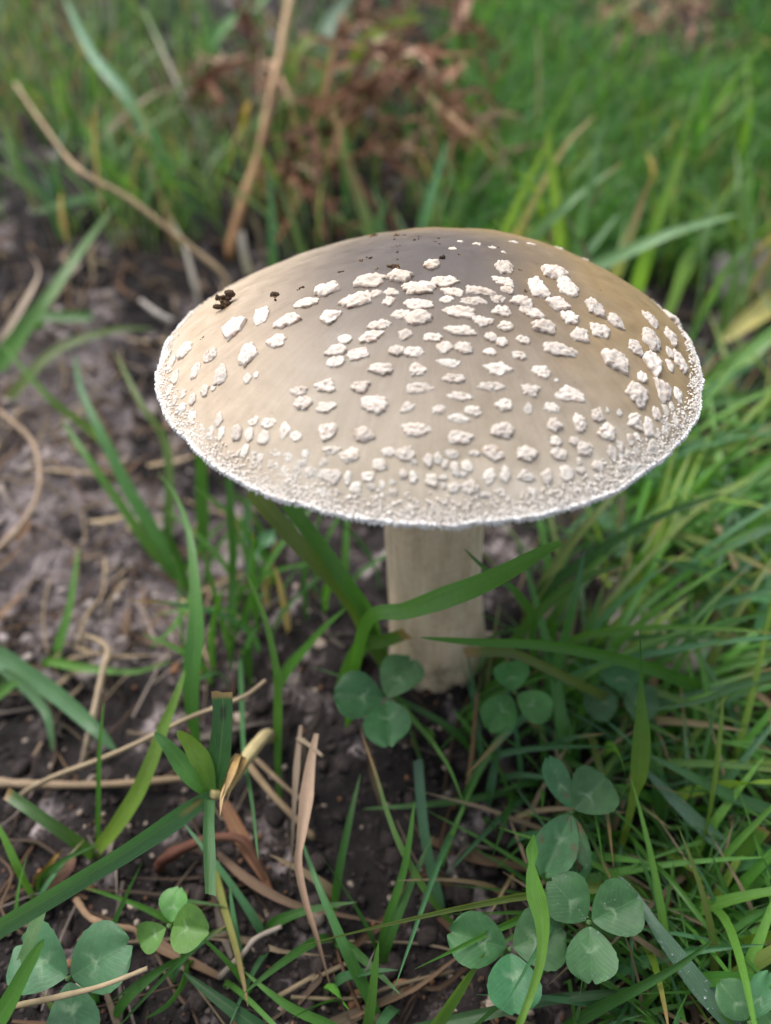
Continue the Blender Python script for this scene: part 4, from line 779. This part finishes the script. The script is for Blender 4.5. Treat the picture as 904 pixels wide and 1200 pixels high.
clover('wilted clover with brown spotted leaves in the right tangle', (671, 951), [(657, 920, 15, 32), (655, 987, 25, 36), (690, 932, 30, 30), (681, 988, 10, 26)], 34, (.055, .15, .062), fold=.3, brown=(0, 1, 3))
clover('largest clover lying beneath a tan straw', (79, 1147), [(46, 1127, 37, 40), (117, 1126, 38, 39), (85, 1186, 28, 32)], 28, (.055, .15, .068))
clover('small light green folded clover near the largest clover', (198, 1085), [(204, 1064, 13, 18), (183, 1095, 18, 18), (221, 1088, 23, 26)], 26, CLB, (215, 1130), fold=.32)
clover('clover cut by the corner below the thick dewy blade', (880, 1200), [(893, 1167, 16, 26), (863, 1177, 19, 22), (905, 1200, 18, 20)], 30, CL)
clover('dim clover deep behind the sheathed blade', (727, 815), [(727, 795, 25, 22), (708, 822, 22, 20), (748, 822, 22, 20)], 22, (.045, .13, .05))
clover('clover with half folded leaves among right blades', (862, 905), [(862, 876, 16, 26), (846, 906, 17, 20), (880, 908, 15, 18)], 9, (.05, .14, .05), fold=.5)
clover('small clover under the right cap edge', (725, 622), [(712, 612, 12, 12), (738, 618, 12, 13), (724, 640, 12, 13)], 20, (.04, .12, .045))
clover('small pale clover in shade behind the wide blades', (300, 640), [(290, 628, 9, 10), (312, 632, 9, 10), (301, 655, 9, 9)], 12, (.05, .14, .06))

# ------------------------------------------------------------------ dead fern behind the cap
def frond(label, s, npin, plen, seed, col=(.15, .075, .04), side=(-1, 1)):
    g = np.random.default_rng(seed); P = path(s); P = rooted(P); S = catmull(P, 10); T = tangents(S)
    root = thing('dead_fern', P[0], label, 'fern', 'dead fern fronds behind the cap')
    mb = MB(); tube(mb, S, lambda s_: .0013*(1.1-.8*s_), 6, c=(.22, .11, .05)); child(mb, 'rachis', M['dead'], root)
    for k in range(npin):
        q = .15+.85*(k+.5)/npin; i = int(q*(len(S)-1)); B = S[i]; L1 = plen*(1.15-.75*q)
        for sg in side:
            d = nrm(np.cross(T[i], np.array((0, -.4, 1))))*sg+T[i]*.45+np.array((g.normal()*.3, g.normal()*.3, -.25+g.normal()*.3)); d = nrm(d)
            e = [B, B+d*L1*.4+np.array((0, 0, .004)), B+d*L1*.75+g.normal(size=3)*.006, B+d*L1+np.array((0, 0, -.012))+g.normal(size=3)*.008]
            c = np.array(col)*g.uniform(.6, 1.5) if g.uniform() < .86 else np.array((.30, .19, .13))*g.uniform(.8, 1.1)
            mb = MB(); SS = catmull(e, 4); n = len(SS)
            ribbon(mb, SS, lambda s_: L1*.10*(1-.85*s_)+.001, np.array((0, -.5, 1))+g.normal(size=3)*.5, c0=c, c1=c*1.2, across=2, fold=.5, twist=g.uniform(-2, 2))
            TT = tangents(SS)
            for z in range(1, n-1, 3):      # lobes of the pinna
                for s2 in (-1, 1):
                    dd = nrm(np.cross(TT[z], np.array((0, -.6, .8))))*s2+TT[z]*.4+g.normal(size=3)*.3; ll = L1*.26*(1-.6*z/n)
                    ribbon(mb, catmull([SS[z], SS[z]+dd*ll*.6, SS[z]+dd*ll+np.array((0, 0, -.003))], 2), ll*.36, np.array((0, -.5, 1))+g.normal(size=3)*.6, c0=c*g.uniform(.7, 1.3), across=2, fold=.4, tip='dry')
            child(mb, 'pinna', M['dead'], root)
frond('brown dead fern frond sprawling beside the thick stalk', '330,190,6;380,130,40;440,90,60;500,60,66;560,20,66', 6, .08, 1, (.12, .055, .03))
frond('brown dead fern frond drooping toward the grass mound', '420,110,10;470,90,44;520,110,50;560,150,40;590,210,22', 6, .06, 2, (.17, .085, .05))
frond('brown dead fern frond low behind the cap top', '320,260,4;360,215,20;420,180,30;480,170,32;540,200,26', 6, .06, 3, (.10, .045, .025))
frond('brown dead fern frond left of the thick stalk', '330,100,10;300,70,30;270,75,36;235,95,34;205,135,26', 6, .06, 4, (.11, .05, .03))
frond('brown dead fern frond at the very rear by the stalk', '350,60,6;400,40,30;450,15,40;510,0,44;540,-20,44', 6, .075, 5, (.09, .042, .025))
frond('brown dead fern frond lying on top of the grass mound', '700,10,10;740,20,24;790,40,26;840,70,20', 8, .05, 6, (.17, .10, .07))
frond('dull brown fern frond sunk in the mound grass', '740,-20,8;790,0,22;830,30,22;850,90,12', 8, .05, 7, (.15, .09, .06))
# stone by the rear right grass, brown litter heap in the mound
p = pt(905, 355, 0); mb = MB(); Vv, Ff = ico(4)
d = Vv*np.array((.036, .026, .020))*(1+.18*fbm(Vv*1.7+4, 3, 2)[:, None]); mb.add(d, Ff, None, (.22, .195, .20))
o = mb.build('stone', M['stone']); o.location = p+Vector((0.004, .012, .006)); tag(o, 'mauve grey half buried stone behind the yellowing leaf', 'stone')
p = pt(735, 790, 0); mb = MB(); d = Vv*np.array((.020, .014, .007))*(1+.2*fbm(Vv*1.9+9, 3, 5)[:, None]); mb.add(d, Ff, None, (.30, .26, .24))
o = mb.build('stone', M['stone']); o.location = p+Vector((.01, .012, .001)); tag(o, 'pale flat stone in the soil among right grass blades', 'stone')

# ------------------------------------------------------------------ grass tufts: each a thing, its blades parts
def rand_blade(mb, B, h, lean, az, wd, c0, c1=None, segs=5, across=2, curl=1., **k):
    d = np.array((math.cos(az), math.sin(az), 0)); t = np.linspace(0, 1, segs+1)
    S = np.array(B)+d*(lean*h*t**(1+.9*curl))[:, None]+np.array((0, 0, 1))*(h*(t-.28*lean*curl*t**2.2))[:, None]
    S[0, 2] -= .004; kk = RNG.normal()*.12*h; S = S+np.cross(d, (0, 0, 1))*(kk*t**2)[:, None]
    ribbon(mb, S, wd, nrm(d*-.6+np.array((RNG.normal()*.5, RNG.normal()*.5-.4, .7))), c0=c0, c1=c1, across=across, fold=RNG.uniform(.1, .5), twist=RNG.uniform(-1, 1), base=.55, peak=.3, **k)
def on_stem(x, y): return math.hypot(x+.002, y) < .022
COLS = [FRESH, FRESH, DARK, BLUE, OLIVE, (.08, .19, .03), (.05, .15, .03)]
def tuft(px, py, n, h, wd, label, group, cols=COLS, spread=.012, lean=(.2, 1.1), az0=None, dry=.1):
    p = pt(px, py, 0)
    if on_stem(p.x, p.y): return
    root = thing('grass_tuft', (p.x, p.y, gmf(p.x, p.y)), label, 'grass tuft', group); nd_ = 0
    for i in range(n):
        a = RNG.uniform(0, 6.28) if az0 is None else az0+RNG.normal()*.7
        B = (p.x+RNG.normal()*spread*.5, p.y+RNG.normal()*spread*.5); B = (*B, gmf(*B))
        c = np.array(cols[RNG.integers(len(cols))])*RNG.uniform(.75, 1.25); kw = {}
        if RNG.uniform() < dry: c = np.array((.36, .27, .17))*RNG.uniform(.6, 1.1); nd_ += 1
        elif RNG.uniform() < .25: kw['brown'] = RNG.uniform(.05, .3)
        mb = MB(); rand_blade(mb, B, h*RNG.uniform(.55, 1.2), RNG.uniform(*lean), a, wd*RNG.uniform(.6, 1.25), c, segs=9, across=4, **kw); child(mb, 'blade', M['grass'], root)
    if nd_: root['label'] = label.replace('grass tuft', 'tuft with one dry blade' if nd_ == 1 else 'tuft with dry blades'); root['group'] = group+(' with one dry blade' if nd_ == 1 else ' with dry blades')
R1 = 'green grass tuft in the dense tangle right of the stem'; G1 = 'grass tufts right of the stem'
for i in range(46):
    px, py = RNG.uniform(650, 960), RNG.uniform(470, 1190)
    if px < 700 and py < 640: continue
    tuft(px, py, int(RNG.integers(5, 9)), RNG.uniform(.045, .075)*(1 if py < 800 else .8), .0030, R1, G1, cols=[tuple(np.array(c_)*1.2) for c_ in COLS]+[YEL], dry=.04, az0=RNG.uniform(-.7, 1.2) if RNG.uniform() < .6 else None, lean=(.5, 1.5))
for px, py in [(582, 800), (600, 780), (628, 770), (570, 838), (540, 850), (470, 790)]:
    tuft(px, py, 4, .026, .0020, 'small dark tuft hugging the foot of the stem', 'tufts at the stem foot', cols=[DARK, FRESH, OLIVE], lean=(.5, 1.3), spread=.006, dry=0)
for i in range(11):
    tuft(RNG.uniform(720, 890), RNG.uniform(590, 760), 6, RNG.uniform(.06, .085), .0032, 'long bright tuft fanning out to the right of the cap edge', 'long tufts by the right cap edge', cols=[(.085, .23, .035), (.11, .25, .04), FRESH, YEL, BLUE], lean=(.6, 1.3), az0=RNG.uniform(.1, 1.0), dry=.0)
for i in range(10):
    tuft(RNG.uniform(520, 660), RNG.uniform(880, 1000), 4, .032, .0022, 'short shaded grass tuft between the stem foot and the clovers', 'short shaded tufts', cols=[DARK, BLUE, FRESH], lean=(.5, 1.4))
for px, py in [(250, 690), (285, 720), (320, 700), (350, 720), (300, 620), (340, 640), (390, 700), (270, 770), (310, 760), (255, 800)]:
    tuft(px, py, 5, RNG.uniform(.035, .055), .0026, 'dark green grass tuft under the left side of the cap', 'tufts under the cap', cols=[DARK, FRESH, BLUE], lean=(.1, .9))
for i in range(9):
    tuft(RNG.uniform(20, 460), RNG.uniform(1060, 1210), 3, .026, .0024, 'sparse low grass tuft in the litter around the lower clovers', 'low tufts in the litter', cols=[DARK, FRESH, BLUE], lean=(.5, 1.4))
for i in range(27):
    tuft(RNG.uniform(470, 960), RNG.uniform(215, 400), int(RNG.integers(6, 10)), RNG.uniform(.05, .085), .003, 'fresh green grass tuft growing right behind the cap', 'tufts behind the cap', cols=[FRESH, YEL, PALE, PALE, (.12, .25, .05), (.17, .28, .11)], lean=(.1, .8))
for i in range(26):
    tuft(RNG.uniform(60, 420), RNG.uniform(60, 330), int(RNG.integers(4, 8)), RNG.uniform(.04, .07), .0026, 'thin grass tuft in the patchy grass behind the left of the cap', 'tufts behind the left of the cap', cols=[FRESH, PALE, (.17, .26, .13), BLUE, (.12, .24, .06)], lean=(.1, .9), dry=.22)

# far grass: one mass nobody could count
def mass(name, label, n, region, h, wd, cols, lean=(.1, .8), dens=None, dry=.06):
    mb = MB(); k = 0
    while k < n:
        px, py = RNG.uniform(region[0], region[2]), RNG.uniform(region[1], region[3])
        if dens and RNG.uniform() > dens(px, py): continue
        p = pt(px, py, 0)
        if on_stem(p.x, p.y): continue
        c = np.array(cols[RNG.integers(len(cols))])*RNG.uniform(.7, 1.3)
        if RNG.uniform() < dry: c = np.array((.33, .25, .17))*RNG.uniform(.6, 1.1)
        B = (p.x+RNG.normal()*.003, p.y+RNG.normal()*.003); B = (*B, gmf(*B))
        rand_blade(mb, B, h*RNG.uniform(.5, 1.25), RNG.uniform(*lean), RNG.uniform(0, 6.28), wd*RNG.uniform(.6, 1.3), c, segs=4, across=2); k += 1
    return tag(mb.build(name, M['grass']), label, 'grass', kind='stuff')
def world_mass(name, label, n, box, h, wd, cols, lean=(.1, .8), dry=.05):
    mb = MB(); k = 0
    while k < n:
        x, y = RNG.uniform(box[0], box[2]), box[1]+(box[3]-box[1])*RNG.uniform()**1.5
        if fbm(np.array([[x*7, y*7, 0]]), 2, 21)[0] < -.28: continue
        c = np.array(cols[RNG.integers(len(cols))])*RNG.uniform(.7, 1.3)
        rand_blade(mb, (x, y, gmf(x, y)), h*RNG.uniform(.5, 1.25), RNG.uniform(*lean), RNG.uniform(0, 6.28), wd*RNG.uniform(.6, 1.3), c, segs=3, across=2); k += 1
    return tag(mb.build(name, M['grass']), label, 'grass', kind='stuff')
mass('mound_grass', 'dense fine green grass covering the mound behind the cap', 5200, (520, -60, 1000, 330), .045, .0016, [(.085, .24, .05), (.055, .17, .045), (.14, .29, .06), (.09, .22, .075)], lean=(.2, 1.),
     dens=lambda x, y: .12 if (700 < x < 860 and y < 100+.1*(x-700)) else 1., dry=.04)
mass('patchy_grass', 'patchy short green grass behind the left of the cap', 1200, (-60, -60, 540, 300), .045, .0022, [FRESH, PALE, PALE, BLUE, (.12, .22, .06)], dry=.2,
     dens=lambda x, y: .15 if (x < 130 and y > 180) else (.35 if 230 < x < 540 else 1.))
mass('tangle_grass', 'fine grass filling the tangle right of the stem', 700, (640, 420, 980, 1240), .028, .0017, [DARK, FRESH, BLUE, (.06, .16, .03)], lean=(.4, 1.5), dry=.12,
     dens=lambda x, y: .25 if (680 < x < 830 and 690 < y < 860) else 1.)
world_mass('meadow_grass', 'green grass on the slope farther behind', 5000, (-1.6, .75, 1.6, 2.4), .06, .003, [(.045, .15, .03), (.06, .16, .03), (.05, .14, .045)])
world_mass('side_grass', 'green grass on the slope beside the view', 2600, (.34, -.2, .9, .9), .05, .0025, [(.045, .15, .03), (.06, .16, .03), DARK])

world_mass('verge_grass', 'green grass on the bank left of the bare soil', 1500, (-.95, .12, -.32, .95), .05, .0024, [FRESH, PALE, BLUE])
world_mass('near_grass', 'sparse green grass in the soil below the clovers', 420, (-.3, -.45, .4, -.15), .035, .0022, [FRESH, DARK, BLUE], lean=(.4, 1.4))
# dry litter of broken stalks, roots and leaf scraps
mb = MB(); k = 0
while k < 580:
    px, py = RNG.uniform(-60, 960), RNG.uniform(180, 1260)
    if k > 400: px, py = RNG.uniform(-40, 260), RNG.uniform(280, 800)
    p = pt(px, py, 0)
    if on_stem(p.x, p.y): continue
    a = RNG.uniform(0, 6.28); Lh = RNG.uniform(.004, .022); dr = np.array((math.cos(a), math.sin(a), 0)); z = lambda q: np.array((q[0], q[1], gmf(q[0], q[1])+RNG.uniform(.0005, .003)))
    B = np.array(p); e = [z(B-dr*Lh), z(B-dr*Lh*.3+RNG.normal(size=3)*.0015), z(B+dr*Lh*.3+RNG.normal(size=3)*.0015), z(B+dr*Lh)]
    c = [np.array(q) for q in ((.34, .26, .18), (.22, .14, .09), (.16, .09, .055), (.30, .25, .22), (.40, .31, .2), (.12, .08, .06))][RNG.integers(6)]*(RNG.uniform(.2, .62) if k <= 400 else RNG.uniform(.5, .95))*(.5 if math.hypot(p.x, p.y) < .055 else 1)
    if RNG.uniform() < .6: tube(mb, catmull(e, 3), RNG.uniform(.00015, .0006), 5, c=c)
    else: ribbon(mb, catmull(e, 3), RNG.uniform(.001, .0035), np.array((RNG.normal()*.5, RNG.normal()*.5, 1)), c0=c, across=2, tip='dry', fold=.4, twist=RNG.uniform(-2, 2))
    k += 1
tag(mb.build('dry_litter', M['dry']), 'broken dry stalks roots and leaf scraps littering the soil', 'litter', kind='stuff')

# dew on the bluish blades and the wilted clover: beads too many to count
mb = MB(); V1, F1 = ico(2)
for nm in ('dewy bluish blade slanting beside the sheathed blade', 'thick dewy blue blade running out past the round clovers', 'clover with pale chevrons touching the dewy blue blade', 'wilted clover with brown spotted leaves in the right tangle'):
    for ob in [o for o in bpy.data.objects if o.get('label') == nm]:
        for me_ in ([ob] if ob.type == 'MESH' else [c for c in ob.children if c.name.startswith('leaflet')]):
            vs_ = me_.data.vertices; off = np.array(ob.location); n_ = 170 if ob.type == 'MESH' else 14
            for q in range(n_):
                f = me_.data.polygons[int(RNG.integers(len(me_.data.polygons)))]; wts = RNG.dirichlet(np.ones(len(f.vertices)))
                P = sum(np.array(vs_[v].co)*k for v, k in zip(f.vertices, wts))+off; r = RNG.uniform(.00006, .00016)*(2.2 if RNG.uniform() < .06 else 1)
                up = np.array(f.normal); up = up if up[2] > 0 else -up
                mb.add(V1*r+P+up*r*.6, F1, None, (.9, .95, 1.))
m, t, b, out = mat('dew'); b.inputs['Base Color'].default_value = (.9, .95, 1, 1); b.inputs['Roughness'].default_value = .03; b.inputs['IOR'].default_value = 1.33; b.inputs['Transmission Weight'].default_value = .85
tag(mb.build('dew_drops', m), 'fine dew beads on the bluish blades and clovers', 'dew', kind='stuff')
